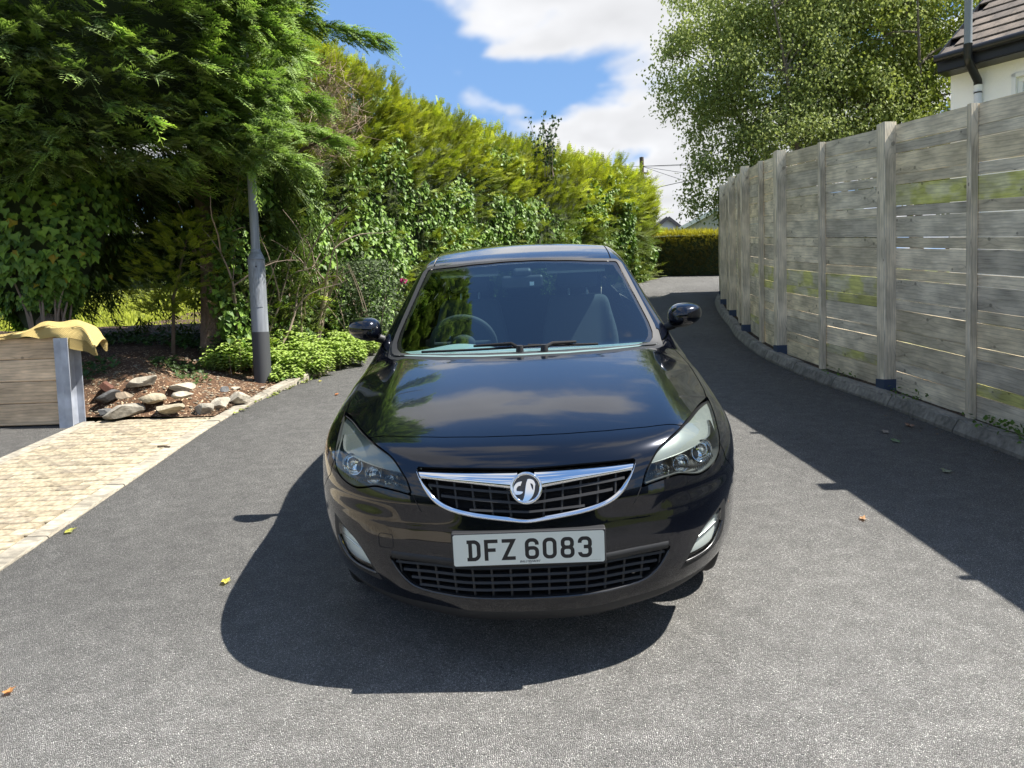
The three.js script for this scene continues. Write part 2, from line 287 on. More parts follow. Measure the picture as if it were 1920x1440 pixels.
// ---------- the ground ----------
const kerbL = curve([[-14, -2.35], [0, -2.5], [3.6, -2.59], [5.2, -2.63], [6.6, -2.66], [7.9, -2.56], [9.1, -2.3], [11.3, -2.0], [13.5, -1.35], [16, -0.45], [18.6, 0.85], [21.4, 2.5], [24.5, 4.1], [28, 5.7], [31, 6.6]]);
const kerbR = curve([[-14, 3.9], [0, 3.55], [3, 3.43], [4.9, 3.36], [5.6, 3.31], [6.7, 3.25], [7.8, 3.12], [9, 3.09], [10.6, 3.23], [12.75, 3.63], [15.5, 4.18], [17.9, 4.8], [20.5, 5.9], [23, 7.6], [26, 10.5], [29, 14.5]]);
function terrainY(dh) { const t = Math.tan(SLOPE), a = 31, b = -11; return dh > a ? t * a + 0.6 * (1 - Math.exp(-(dh - a) * t / 0.6)) : dh < b ? t * b - 1.0 * (1 - Math.exp((dh - b) * t / 1.0)) : t * dh; }
{ // one sheet out to the horizon
  const xs = [], zs = [];
  for (let i = -24; i <= 24; i++) xs.push(Math.sign(i) * Math.pow(Math.abs(i) / 24, 2.6) * 420);
  for (let i = -36; i <= 40; i++) zs.push(Math.sign(i) * Math.pow(Math.abs(i) / 40, 2.2) * 420);
  const nu = xs.length - 1, nv = zs.length - 1;
  struct('ground', sheet(nu, nv, (u, v) => { const d = zs[Math.round(v * nv)], x = xs[Math.round(u * nu)]; return V3(x, terrainY(d) - 0.03, -d); }, (u, v, q) => [q.x, q.z, 1, 1, 1]), M.lawn);
}
const laneTone = (x, d) => { const n = fbm(x * 0.55 + 3, d * 0.4, 2, 4), s = fbm(x * 2.3, d * 0.9 + 7, 5, 3); const track = Math.exp(-(((x + 1.35) / 0.5) ** 2)) + Math.exp(-(((x - 1.75) / 0.5) ** 2)); return 0.76 + 0.24 * (n - 0.5) + 0.20 * (s - 0.5) + 0.10 * track * (0.6 + 0.8 * n) + 0.56 * ss(5.5, 1.6, d + 0.35 * Math.abs(x - 1.4)) - 0.10 * ss(0.62, 0.75, fbm(x * 0.8 + 9, d * 0.25, 6, 3)); };  // near right lane lightened: foreground brightening put into the colour
{ // the lane
  const N = 300, K = 44;
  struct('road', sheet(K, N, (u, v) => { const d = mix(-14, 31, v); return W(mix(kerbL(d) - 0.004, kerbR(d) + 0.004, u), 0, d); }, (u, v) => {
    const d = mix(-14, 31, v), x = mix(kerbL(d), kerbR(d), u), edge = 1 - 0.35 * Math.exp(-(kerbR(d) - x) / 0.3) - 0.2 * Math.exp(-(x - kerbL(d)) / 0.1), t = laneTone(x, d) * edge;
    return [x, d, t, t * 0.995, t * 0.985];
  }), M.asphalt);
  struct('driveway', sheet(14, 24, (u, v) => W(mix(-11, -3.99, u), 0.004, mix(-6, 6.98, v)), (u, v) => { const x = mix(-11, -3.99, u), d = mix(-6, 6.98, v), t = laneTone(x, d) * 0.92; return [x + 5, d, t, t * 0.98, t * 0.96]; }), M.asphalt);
}
// left: flush edging, block paving, and a low kerb further up
const R3 = rngOf(301);
function kerbRun(g, name, at, d0, d1, len, width, height, mats, gap = 0.008, seedTilt = 0.004) { // stones laid along at(d) whose road face stands there; width goes outward (sign)
  const stones = [];
  for (let d = d0; d < d1 - 0.05; d += len) {
    const e = Math.min(d + len, d1) - gap, h0 = height(d), h1 = height(e), n = 4, j = (R3() - 0.5) * seedTilt, b = Math.abs(width) < 0.13 ? 0.01 : 0.02, s = Math.sign(width);
    const prof = (x, dd, h) => (Math.abs(width) > 0.12 && s > 0 ? [[0, -0.06], [0, 0.02], [0.032, h - 0.016], [0.042, h - 0.004], [0.056, h],] : [[0, -0.06], [0, h - b], [b * 0.35, h - b * 0.3], [b, h]]).concat([ [Math.abs(width) - 0.004, h], [Math.abs(width), h - 0.004], [Math.abs(width), -0.06]]).map(([a, y]) => W(x + a * s, y + j, dd));
    const rows = [], uvs = [];
    for (let k = 0; k <= n; k++) { const dd = mix(d, e, k / n); rows.push(prof(at(dd) + j * 0.6, dd, mix(h0, h1, k / n))); }
    const p = [], t = [], idx = [], m = rows[0].length, o = R3() * 4;
    for (let a = 0; a < n; a++) for (let c = 0; c < m - 1; c++) { const q = [rows[a][c], rows[a][c + 1], rows[a + 1][c + 1], rows[a + 1][c]], f = p.length / 3; for (const v of q) { p.push(v.x, v.y, v.z); } t.push(c * 0.06 + o, a * 0.23, c * 0.06 + 0.06 + o, a * 0.23, c * 0.06 + 0.06 + o, a * 0.23 + 0.23, c * 0.06 + o, a * 0.23 + 0.23); idx.push(...(s > 0 ? [f, f + 2, f + 1, f, f + 3, f + 2] : [f, f + 1, f + 2, f, f + 2, f + 3])); }
    for (const [r, flip] of [[rows[0], 0], [rows[n], 1]]) { const f = p.length / 3; r.forEach((v, i) => { p.push(v.x, v.y, v.z); t.push(o + i * 0.03, o); }); for (let c = 1; c < m - 1; c++) idx.push(...((s > 0) === !!flip ? [f, f + c + 1, f + c] : [f, f + c, f + c + 1])); }
    const geo = new THREE.BufferGeometry(); geo.setAttribute('position', new THREE.Float32BufferAttribute(p, 3)); geo.setAttribute('uv', new THREE.Float32BufferAttribute(t, 2)); geo.setIndex(idx);
    const q = geo.toNonIndexed(); q.computeVertexNormals();
    part(name, q, mats[Math.floor(R3() * mats.length)], g);
  }
}
{
  const g = structGroup('edging');
  kerbRun(g, 'kerb_stone', (d) => kerbL(d), 0.4, 7.0, 0.915, -0.125, () => 0.016, M.edging);
  kerbRun(g, 'kerb_stone', () => -3.86, 0.6, 6.95, 0.915, -0.11, () => 0.018, M.edging);
  const k = structGroup('kerb');
  kerbRun(k, 'kerb_stone', (d) => kerbL(d), 7.0, 24, 0.915, -0.125, (d) => 0.016 + 0.085 * ss(7.2, 9.6, d), M.edging);
  const r = structGroup('kerb');
  kerbRun(r, 'kerb_stone', (d) => kerbR(d), 0.135, 21, 0.915, 0.125, () => 0.105, M.kerbDark, 0.012, 0.012);
}
{ // block paving, course by course; every block its own
  const g = structGroup('paving');
  part('bedding', sheet(8, 40, (u, v) => { const d = mix(-1, 7.0, v); return W(mix(-3.865, kerbL(d) - 0.12, u), -0.004, d); }), M.jointSand, g);
  const bw = 0.2, bd = 0.1, shapes = [0, 1, 2].map(() => { const a = (R3() - 0.5) * 0.003; const q = bevelBlock(bw - 0.007, 0.05 + a, bd - 0.007, 0.005, 1, [R3() * 3, R3() * 3]); return q; });
  const half = bevelBlock(bw / 2 - 0.007, 0.05, bd - 0.007, 0.005);
  const far = [], R = rngOf(77); let count = 0;
  for (let r = 0; r < 66; r++) {
    const d = 6.94 - r * bd, x0 = -3.855, x1 = kerbL(d) - 0.128, off = r % 2 ? bw / 2 : 0;
    for (let x = x0; x < x1 - 0.03;) {
      let w = x === x0 && off ? bw / 2 : bw; const full = x + w <= x1 + 0.001; if (!full) w = x1 - x;
      const tilt = (R() - 0.5) * 0.007, hgt = 0.012 + (R() - 0.5) * 0.004, mat = M.paver[Math.floor(R() * 5)], p = W(x + w / 2, hgt - 0.05, d);
      const shape = w === bw ? shapes[Math.floor(R() * 3)] : half, sc = w === bw ? 1 : (w - 0.007) / (bw / 2 - 0.007);
      const visible = d > 2.6 && d / 0.72 > -(x) * 0.98 && count < 300;
      if (visible) { const o = part('brick', shape, mat, g); o.position.copy(p); o.rotation.set(SLOPE + tilt, (R() - 0.5) * 0.012, tilt); o.scale.x = sc; count++; }
      else if (d > 0.6) { const q = shape.clone(); q.scale(sc, 1, 1); q.rotateX(SLOPE); q.translate(p.x, p.y, p.z); far.push(q); }
      x += w;
    }
  }
  if (far.length) part('outlying_bricks', join(far), M.paver[0], g).userData.kind = 'stuff';
}
// right: gravel strip under the fence
struct('verge', sheet(6, 90, (u, v) => { const d = mix(0.1, 21, v), x = mix(kerbR(d) + 0.115, kerbR(d) + 1.1, u); return W(x, 0.085 + 0.025 * (fbm(x * 9, d * 9, 1, 3) - 0.5) * (u > 0 ? 1 : 0), d); }, (u, v) => [u * 0.9, v * 20]), M.gravel);
// left: bank of bare soil
function soilH(x, d) {
  const e = kerbL(d) - 0.12 - x, f = d - 6.98, k = Math.min(e, f * 1.25);
  return 0.02 + 0.40 * ss(0.0, 2.3, k) * ss(16, 11, d) + 0.07 * ss(0.15, 0.7, k) * (fbm(x * 1.7, d * 1.7, 4, 4) - 0.4) + 0.03 * (fbm(x * 7, d * 7, 8, 3) - 0.5) * ss(0, 0.3, k) + 0.11 * Math.exp(-(((x + 3.42) / 0.42) ** 2) - ((d - 7.48) / 0.3) ** 2) + 0.13 * Math.exp(-(((x + 4.0) / 0.55) ** 2) - ((d - 7.6) / 0.5) ** 2);
}
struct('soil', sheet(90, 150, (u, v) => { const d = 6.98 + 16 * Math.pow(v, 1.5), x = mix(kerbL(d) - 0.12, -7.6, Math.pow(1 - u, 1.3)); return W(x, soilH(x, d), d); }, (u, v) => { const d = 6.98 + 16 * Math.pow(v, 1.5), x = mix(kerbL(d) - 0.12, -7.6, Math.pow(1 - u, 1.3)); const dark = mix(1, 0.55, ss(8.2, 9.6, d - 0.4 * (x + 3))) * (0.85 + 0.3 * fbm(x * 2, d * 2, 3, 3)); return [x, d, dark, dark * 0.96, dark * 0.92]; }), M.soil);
// ---------- the car: meshes cut out of one body surface ----------
function netMesh(F, xs, ys, qs, mirror) { // surface net on a grid of uneven spacing, every vertex pulled onto the surface
  const nx = xs.length, ny = ys.length, nq = qs.length, val = new Float32Array(nx * ny * nq), at = (i, j, k) => (k * ny + j) * nx + i;
  for (let k = 0; k < nq; k++) for (let j = 0; j < ny; j++) for (let i = 0; i < nx; i++) val[at(i, j, k)] = mirror && i < (nx - 1) / 2 ? 0 : F(xs[i], ys[j], qs[k]);
  if (mirror) for (let k = 0; k < nq; k++) for (let j = 0; j < ny; j++) for (let i = 0; i < (nx - 1) / 2; i++) val[at(i, j, k)] = val[at(nx - 1 - i, j, k)];
  const id = new Int32Array(nx * ny * nq).fill(-1), pos = [], nor = [], idx = [];
  for (let k = 0; k < nq - 1; k++) for (let j = 0; j < ny - 1; j++) for (let i = 0; i < nx - 1; i++) {
    let m = 0; const c = [];
    for (let q = 0; q < 8; q++) { const v = val[at(i + (q & 1), j + ((q >> 1) & 1), k + (q >> 2))]; c.push(v); if (v < 0) m |= 1 << q; }
    if (m === 0 || m === 255) continue;
    let sx = 0, sy = 0, sq = 0, n = 0;
    for (let a = 0; a < 8; a++) for (const b of [1, 2, 4]) { if (a & b) continue; const e = a | b; if ((c[a] < 0) === (c[e] < 0)) continue; const t = c[a] / (c[a] - c[e]); const mixc = (arr, o, bit) => { const u = o + (a & bit ? 1 : 0), w = o + (e & bit ? 1 : 0); return arr[u] + (arr[w] - arr[u]) * t; }; sx += mixc(xs, i, 1); sy += mixc(ys, j, 2); sq += mixc(qs, k, 4); n++; }
    let x = sx / n, y = sy / n, q = sq / n;
    for (let it = 0; it < 3; it++) { const f = F(x, y, q), g = carNormal(F, x, y, q); const s = clamp(f / Math.max(g[3], 0.3), -0.012, 0.012); x -= g[0] * s; y -= g[1] * s; q -= g[2] * s; }
    const g = carNormal(F, x, y, q);
    id[at(i, j, k)] = pos.length / 3; pos.push(x, y, q); nor.push(g[0], g[1], g[2]);
  }
  const quad = (a, b, c, d, flip) => { if (a < 0 || b < 0 || c < 0 || d < 0) return; flip ? idx.push(a, c, b, a, d, c) : idx.push(a, b, c, a, c, d); };
  for (let k = 1; k < nq - 1; k++) for (let j = 1; j < ny - 1; j++) for (let i = 1; i < nx - 1; i++) {
    const v = val[at(i, j, k)] < 0;
    if (v !== val[at(i + 1, j, k)] < 0) quad(id[at(i, j - 1, k - 1)], id[at(i, j, k - 1)], id[at(i, j, k)], id[at(i, j - 1, k)], !v);
    if (v !== val[at(i, j + 1, k)] < 0) quad(id[at(i - 1, j, k - 1)], id[at(i - 1, j, k)], id[at(i, j, k)], id[at(i, j, k - 1)], !v);
    if (v !== val[at(i, j, k + 1)] < 0) quad(id[at(i - 1, j - 1, k)], id[at(i, j - 1, k)], id[at(i, j, k)], id[at(i - 1, j, k)], !v);
  }
  return { pos, nor, idx };
}
function cut(m, field) { // splits a mesh where field(x, y, q, nx, ny, nq) is zero: [inside (negative), outside]
  const n = m.pos.length / 3, f = new Float32Array(n);
  for (let i = 0; i < n; i++) { const v = field(m.pos[3 * i], m.pos[3 * i + 1], m.pos[3 * i + 2], m.nor[3 * i], m.nor[3 * i + 1], m.nor[3 * i + 2]); f[i] = v === 0 ? 1e-9 : v; }
  const out = [0, 1].map(() => ({ pos: [], nor: [], idx: [], map: new Map() }));
  const vert = (o, i) => { let k = o.map.get(i); if (k === undefined) { k = o.pos.length / 3; o.map.set(i, k); o.pos.push(m.pos[3 * i], m.pos[3 * i + 1], m.pos[3 * i + 2]); o.nor.push(m.nor[3 * i], m.nor[3 * i + 1], m.nor[3 * i + 2]); } return k; };
  const edge = (o, a, b) => {
    if (a > b) [a, b] = [b, a]; const key = 'e' + a + '_' + b; let k = o.map.get(key); if (k !== undefined) return k;
    const t = f[a] / (f[a] - f[b]); k = o.pos.length / 3; o.map.set(key, k);
    for (let c = 0; c < 3; c++) o.pos.push(m.pos[3 * a + c] + (m.pos[3 * b + c] - m.pos[3 * a + c]) * t);
    const v = [0, 1, 2].map((c) => m.nor[3 * a + c] + (m.nor[3 * b + c] - m.nor[3 * a + c]) * t), l = Math.hypot(...v); o.nor.push(v[0] / l, v[1] / l, v[2] / l); return k;
  };
  for (let t = 0; t < m.idx.length; t += 3) {
    const tri = [m.idx[t], m.idx[t + 1], m.idx[t + 2]], s = tri.map((i) => f[i] < 0), c = s[0] + s[1] + s[2];
    if (c === 3 || c === 0) { const o = out[c === 3 ? 0 : 1]; o.idx.push(vert(o, tri[0]), vert(o, tri[1]), vert(o, tri[2])); continue; }
    const lone = c === 1 ? s.indexOf(true) : s.indexOf(false), a = tri[lone], b = tri[(lone + 1) % 3], d = tri[(lone + 2) % 3], oa = out[c === 1 ? 0 : 1], ob = out[c === 1 ? 1 : 0];
    oa.idx.push(vert(oa, a), edge(oa, a, b), edge(oa, a, d));
    ob.idx.push(edge(ob, a, b), vert(ob, b), vert(ob, d), edge(ob, a, b), vert(ob, d), edge(ob, a, d));
  }
  return out;
}
const carGeo = (m, off = 0) => { const p = new Float32Array(m.pos.length), nn = new Float32Array(m.pos.length); for (let i = 0; i < p.length; i += 3) { for (let c = 0; c < 3; c++) { const v = m.pos[i + c] + m.nor[i + c] * off; p[i + c] = c === 2 ? -v : v; nn[i + c] = c === 2 ? -m.nor[i + c] : m.nor[i + c]; } }
  const g = new THREE.BufferGeometry(); g.setAttribute('position', new THREE.BufferAttribute(p, 3)); g.setAttribute('normal', new THREE.BufferAttribute(nn, 3)); const id = m.idx.slice(); for (let t = 0; t < id.length; t += 3) [id[t + 1], id[t + 2]] = [id[t + 2], id[t + 1]]; g.setIndex(id); return g; };
const loopEdges = (m) => { const s = new Map(); for (let t = 0; t < m.idx.length; t += 3) for (let e = 0; e < 3; e++) { const a = m.idx[t + e], b = m.idx[t + (e + 1) % 3], k = a < b ? a + '_' + b : b + '_' + a; s.has(k) ? s.set(k, null) : s.set(k, [a, b]); } return [...s.values()].filter(Boolean); };
function rimWall(m, off) { // walls from the border of a mesh, pushed by off(p, n) -> [x, y, q]
  const pos = [], idx = []; for (const [a, b] of loopEdges(m)) { const P = [a, b].map((i) => [m.pos[3 * i], m.pos[3 * i + 1], m.pos[3 * i + 2]]), N = [a, b].map((i) => [m.nor[3 * i], m.nor[3 * i + 1], m.nor[3 * i + 2]]); const Q = P.map((p, i) => off(p, N[i])), f = pos.length / 3; for (const v of [P[0], P[1], Q[1], Q[0]]) pos.push(v[0], v[1], -v[2]); idx.push(f, f + 1, f + 2, f, f + 2, f + 3); }
  const g = new THREE.BufferGeometry(); g.setAttribute('position', new THREE.Float32BufferAttribute(pos, 3)); g.setIndex(idx); const q = g.toNonIndexed(); q.computeVertexNormals(); return q;
}
function smoothPoly(pts, sharp = [], n = 6) { // a closed outline through points, rounded except at the points listed
  const m = pts.length, out = [];
  for (let i = 0; i < m; i++) { const p0 = pts[(i + m - 1) % m], p1 = pts[i], p2 = pts[(i + 1) % m], p3 = pts[(i + 2) % m]; const a0 = sharp.includes(i) ? p1 : p0, a3 = sharp.includes((i + 1) % m) ? p2 : p3; for (let k = 0; k < n; k++) { const t = k / n, c = (j) => 0.5 * (2 * p1[j] + (p2[j] - a0[j]) * t + (2 * a0[j] - 5 * p1[j] + 4 * p2[j] - a3[j]) * t * t + (3 * p1[j] - a0[j] - 3 * p2[j] + a3[j]) * t * t * t); out.push([c(0), c(1)]); } }
  return out;
}
function polyField(P) { // signed distance to a closed outline, negative inside; a coarse box first
  let x0 = 9, x1 = -9, y0 = 9, y1 = -9; for (const [x, y] of P) { x0 = Math.min(x0, x); x1 = Math.max(x1, x); y0 = Math.min(y0, y); y1 = Math.max(y1, y); }
  return (x, y) => {
    if (x < x0 - 0.1 || x > x1 + 0.1 || y < y0 - 0.1 || y > y1 + 0.1) return 0.1;
    let d = 9, s = 1;
    for (let i = 0, j = P.length - 1; i < P.length; j = i++) { const [ax, ay] = P[j], [bx, by] = P[i], ex = bx - ax, ey = by - ay, wx = x - ax, wy = y - ay, t = clamp((wx * ex + wy * ey) / (ex * ex + ey * ey || 1e-12)); d = Math.min(d, Math.hypot(wx - ex * t, wy - ey * t)); if ((ay > y) !== (by > y) && x < ((bx - ax) * (y - ay)) / (by - ay) + ax) s = -s; }
    return s * d;
  };
}
const mirrorPoly = (half) => half.concat(half.slice().reverse().filter((p) => p[0] > 1e-6).map(([x, y]) => [-x, y])); // a half outline from the middle bottom round to the middle top
const qAt = (x, y, q0 = -0.1, q1 = 1.2) => { let lo = q0, hi = q0; while (hi < q1 && carBody(x, y, hi) > 0) { lo = hi; hi += 0.02; } for (let i = 0; i < 24; i++) { const m = (lo + hi) / 2; carBody(x, y, m) > 0 ? (lo = m) : (hi = m); } return hi; }; // where the front surface is
const yAt = (x, q, y0 = 1.7) => { let lo = y0, hi = y0; while (hi > 0 && carBody(x, hi, q) > 0) { lo = hi; hi -= 0.02; } for (let i = 0; i < 24; i++) { const m = (lo + hi) / 2; carBody(x, m, q) > 0 ? (lo = m) : (hi = m); } return hi; };
const C = {};
C.paint = phys(0.0032, 0.0044, 0.0100, 0.17, { metalness: 0.6, specularIntensity: 0.75, clearcoat: 1, clearcoatRoughness: 0.006, ior: 1.5 });
C.black = phys(0.008, 0.008, 0.009, 0.25, { clearcoat: 0.6, clearcoatRoughness: 0.05 });
C.plastic = std(0.014, 0.0145, 0.016, 0.55);
C.matt = std(0.008, 0.008, 0.009, 0.9);
C.rubber = std(0.018, 0.018, 0.019, 0.75);
C.trim = std(0.026, 0.026, 0.027, 0.6);
C.chrome = std(0.78, 0.79, 0.80, 0.04, { metalness: 1 });
C.satin = std(0.62, 0.64, 0.64, 0.28, { metalness: 0.9 });
C.glass = phys(0.60, 0.77, 0.79, 0, { transmission: 1, thickness: 0, ior: 1.85, side: THREE.DoubleSide });
C.tint = phys(0.10, 0.13, 0.13, 0, { transmission: 1, thickness: 0, ior: 1.52, side: THREE.DoubleSide });
C.lens = phys(0.90, 0.94, 0.92, 0.03, { transmission: 1, thickness: 0, ior: 1.5, side: THREE.DoubleSide });
C.grey = std(0.10, 0.10, 0.105, 0.85);
C.cloth = std(0.036, 0.038, 0.041, 0.95);
C.liner = std(0.36, 0.35, 0.33, 0.95);
C.dash = std(0.030, 0.031, 0.033, 0.8);

const car = thing('hatchback_car', 'black five-door hatchback with the plate DFZ 6083 parked facing forward on the lane', 'car', W(0.046, 0, 2.50));
car.rotation.set(SLOPE, -0.026, 0.8 * RAD, 'XYZ');
const carZ = (x, y, q) => V3(x, y, -q);
const grid = (a, b, s) => { const r = [], n = Math.round((b - a) / s); for (let i = 0; i <= n; i++) r.push(a + ((b - a) * i) / n); return r; };
const body0 = netMesh(carBody, grid(-0.968, 0.968, 0.011), grid(0.12, 1.56, 0.0118), [...grid(-0.06, 1.0, 0.0112), ...grid(1.02, 2.35, 0.018), ...grid(2.38, 4.5, 0.036)], true);

// outlines, in metres: front ones across and up, upper ones across and back, side ones back and up
const HL = smoothPoly([[0.797, 0.832], [0.72, 0.8405], [0.65, 0.841], [0.59, 0.837], [0.521, 0.816], [0.477, 0.793], [0.444, 0.758], [0.421, 0.726], [0.405, 0.681], [0.45, 0.690], [0.515, 0.697], [0.553, 0.697], [0.593, 0.686], [0.632, 0.678], [0.675, 0.684], [0.714, 0.699], [0.738, 0.724], [0.752, 0.758], [0.764, 0.79], [0.786, 0.815]], [0, 8]);
const GR = mirrorPoly([[0, 0.592], [0.06, 0.599], [0.129, 0.609], [0.19, 0.619], [0.235, 0.629], [0.275, 0.641], [0.303, 0.656], [0.328, 0.676], [0.348, 0.70], [0.371, 0.736], [0.389, 0.771], [0.382, 0.776], [0.2, 0.774], [0.0, 0.768]]);
const LG = mirrorPoly([[0, 0.319], [0.15, 0.321], [0.275, 0.325], [0.345, 0.329], [0.392, 0.336], [0.425, 0.349], [0.447, 0.366], [0.47, 0.39], [0.49, 0.42], [0.508, 0.452], [0.50, 0.456], [0.3, 0.452], [0, 0.451]]);
const FB = smoothPoly([[0.752, 0.545], [0.70, 0.517], [0.645, 0.485], [0.595, 0.425], [0.555, 0.362], [0.535, 0.342], [0.60, 0.352], [0.66, 0.362], [0.71, 0.382], [0.742, 0.41], [0.757, 0.47]], [0, 5]);
const FL = smoothPoly([[0.739, 0.512], [0.685, 0.494], [0.632, 0.462], [0.60, 0.418], [0.572, 0.377], [0.611, 0.379], [0.66, 0.381], [0.695, 0.39], [0.726, 0.412], [0.739, 0.445]], [0, 4]);
const HOOD = mirrorPoly([[0, 0.213], [0.15, 0.218], [0.3, 0.236], [0.45, 0.266], [0.575, 0.305], [0.60, 0.318], [0.66, 0.44], [0.725, 0.60], [0.79, 0.80], [0.806, 0.92], [0.812, 1.04], [0.815, 1.2], [0.814, 1.36], [0.805, 1.52], [0.79, 1.655], [0.775, 1.66], [0.74, 1.575], [0.69, 1.45], [0.62, 1.325], [0.52, 1.235], [0.38, 1.17], [0.2, 1.135], [0, 1.125]]);
const WS = mirrorPoly([[0, 1.205], [0.2, 1.222], [0.38, 1.275], [0.52, 1.36], [0.60, 1.435], [0.655, 1.525], [0.685, 1.60], [0.694, 1.66], [0.688, 1.74], [0.665, 1.86], [0.625, 2.06], [0.582, 2.27], [0.572, 2.283], [0.4, 2.215], [0.2, 2.168], [0, 2.155]]);
const ROOF = mirrorPoly([[0, 2.16], [0.2, 2.173], [0.4, 2.22], [0.545, 2.28], [0.548, 2.6], [0.545, 3.2], [0.525, 3.7], [0.50, 4.0], [0.3, 4.05], [0, 4.07]]);
const SWF = smoothPoly([[1.86, 1.035], [2.05, 1.145], [2.3, 1.275], [2.52, 1.355], [2.735, 1.39], [2.745, 1.06], [2.4, 1.045]], [0, 4, 5]);
const SWR = smoothPoly([[2.815, 1.062], [2.81, 1.402], [3.1, 1.41], [3.4, 1.39], [3.66, 1.335], [3.86, 1.25], [3.93, 1.17], [3.84, 1.115], [3.4, 1.085]], [0, 1]);
const fHL = polyField(HL), fGR = polyField(GR), fLG = polyField(LG), fFB = polyField(FB), fFL = polyField(FL), fHOOD = polyField(HOOD), fWS = polyField(WS), fROOF = polyField(ROOF), fSWF = polyField(SWF), fSWR = polyField(SWR);
const frontOnly = (f, q1 = 0.95) => (x, y, q, nx, ny, nq) => (q > q1 || nq > 0.25 ? 0.1 : f(Math.abs(x), y));
const sideOnly = (f) => (x, y, q, nx) => (Math.abs(nx) < 0.35 || Math.abs(x) < 0.4 ? 0.1 : f(q, y));
const G = 0.0028; // half a shut line
const grow = (f, by) => (...a) => f(...a) - by;
let rest = body0, piece;
const take = (f, gap = 0) => { const [inn, out] = cut(rest, gap ? grow(f, gap) : f); rest = out; return gap ? cut(inn, grow(f, -gap))[0] : inn; };
const halves = (m) => cut(m, (x) => x); // [image-left, image-right]

// wide black liner added behind the shut lines to darken them, open behind the lamps, grilles and glass
let liner = cut(body0, (x, y, q) => y - (q > 1.15 ? 0.985 : 1.2))[0];
for (const f of [frontOnly(grow(fHL, 0.006)), frontOnly(fGR), frontOnly(fLG), frontOnly(grow(fFB, 0.004))]) liner = cut(liner, f)[1];
part('gap_backing', carGeo(liner, -0.014), C.matt, car);

// windscreen and its black border
const wsField = (x, y, q, nx, ny, nq) => (y < 0.93 || ny < 0.1 || q < 1.1 || q > 2.4 ? 0.1 : fWS(Math.abs(x), q));
piece = take(grow(wsField, 0.030));
const [wsIn, wsTrim] = cut(piece, wsField);
const [wsClear, wsFrit] = cut(wsIn, (x, y, q) => fWS(Math.abs(x), q) + 0.022 + 0.035 * ss(0.06, 0.0, q - (1.205 + 0.52 * x * x)) + 0.012 * ss(2.1, 2.2, q));
const screen = part('windscreen', carGeo(wsClear), C.glass, car);
part('border', carGeo(wsFrit, -0.0015), C.black, screen);
part('windscreen_trim', carGeo(wsTrim, 0.003), C.trim, car);
// grilles
take(frontOnly(fGR)); take(frontOnly(fLG));
// fog lamps
piece = take(frontOnly(fFB, 0.75));
const fogPieces = halves(piece);
// headlamps
piece = take(frontOnly(fHL), 0.003);
const lampPieces = halves(piece);
// bonnet
const hoodField = (x, y, q, nx, ny) => (q > 1.75 || y < 0.72 || ny < 0.15 ? 0.1 : fHOOD(Math.abs(x), q));
piece = take(hoodField, G);
part('bonnet', carGeo(piece), C.paint, car);
// scuttle between bonnet and windscreen
piece = take((x, y, q, nx, ny) => (ny < 0.3 || y < 0.95 || y > 1.09 ? 0.1 : Math.max(q - 1.72, 1.10 - q, Math.abs(x) - 0.74)));
part('scuttle_panel', carGeo(piece, -0.004), C.plastic, car);
// side glass
for (const [f, name] of [[fSWF, 'front_window'], [fSWR, 'rear_window']]) for (const m of halves(take(sideOnly(f)))) part(name, carGeo(m, -0.003), name === 'front_window' ? C.glass : C.tint, car);
// tailgate glass
piece = take((x, y, q, nx, ny, nq) => (q < 3.9 || nq < 0.2 ? 0.1 : Math.max(1.04 - y, y - 1.30, Math.abs(x) - 0.56 + 0.35 * (y - 1.04))));
part('tailgate_window', carGeo(piece, -0.002), C.tint, car);
// roof panel
piece = take((x, y, q, nx, ny) => (y < 1.25 || ny < 0.2 ? 0.1 : fROOF(Math.abs(x), q)), 0.004);
part('roof', carGeo(piece), C.paint, car);
// doors
const DF = polyField(smoothPoly([[1.42, 0.34], [1.40, 0.6], [1.40, 0.8], [1.43, 0.93], [1.72, 1.0], [1.86, 1.022], [2.4, 1.032], [2.765, 1.045], [2.775, 0.6], [2.78, 0.33], [2.1, 0.315]], [0, 3, 7, 9], 3)), DR = polyField(smoothPoly([[2.795, 0.33], [2.79, 0.7], [2.785, 1.048], [3.3, 1.07], [3.62, 1.085], [3.60, 0.95], [3.45, 0.78], [3.26, 0.62], [3.18, 0.45], [3.16, 0.33]], [0, 2, 4, 9], 3));
for (const [f, name] of [[DF, 'front_door'], [DR, 'rear_door']]) for (const m of halves(take(sideOnly(f), G))) {
  const d = part(name, carGeo(m), C.paint, car), s = Math.sign(m.pos[0]), hq = name === 'front_door' ? 2.6 : 3.38, hy = 0.86;
  let hx = 0.95; while (carBody(hx, hy, hq) > 0) hx -= 0.004;
  const h = tube([carZ(s * (hx - 0.01), hy, hq - 0.1), carZ(s * (hx + 0.032), hy + 0.003, hq - 0.07), carZ(s * (hx + 0.034), hy + 0.004, hq + 0.07), carZ(s * (hx - 0.01), hy, hq + 0.1)], [0.011, 0.014, 0.014, 0.011], 8); part('handle', h, C.paint, d);
}
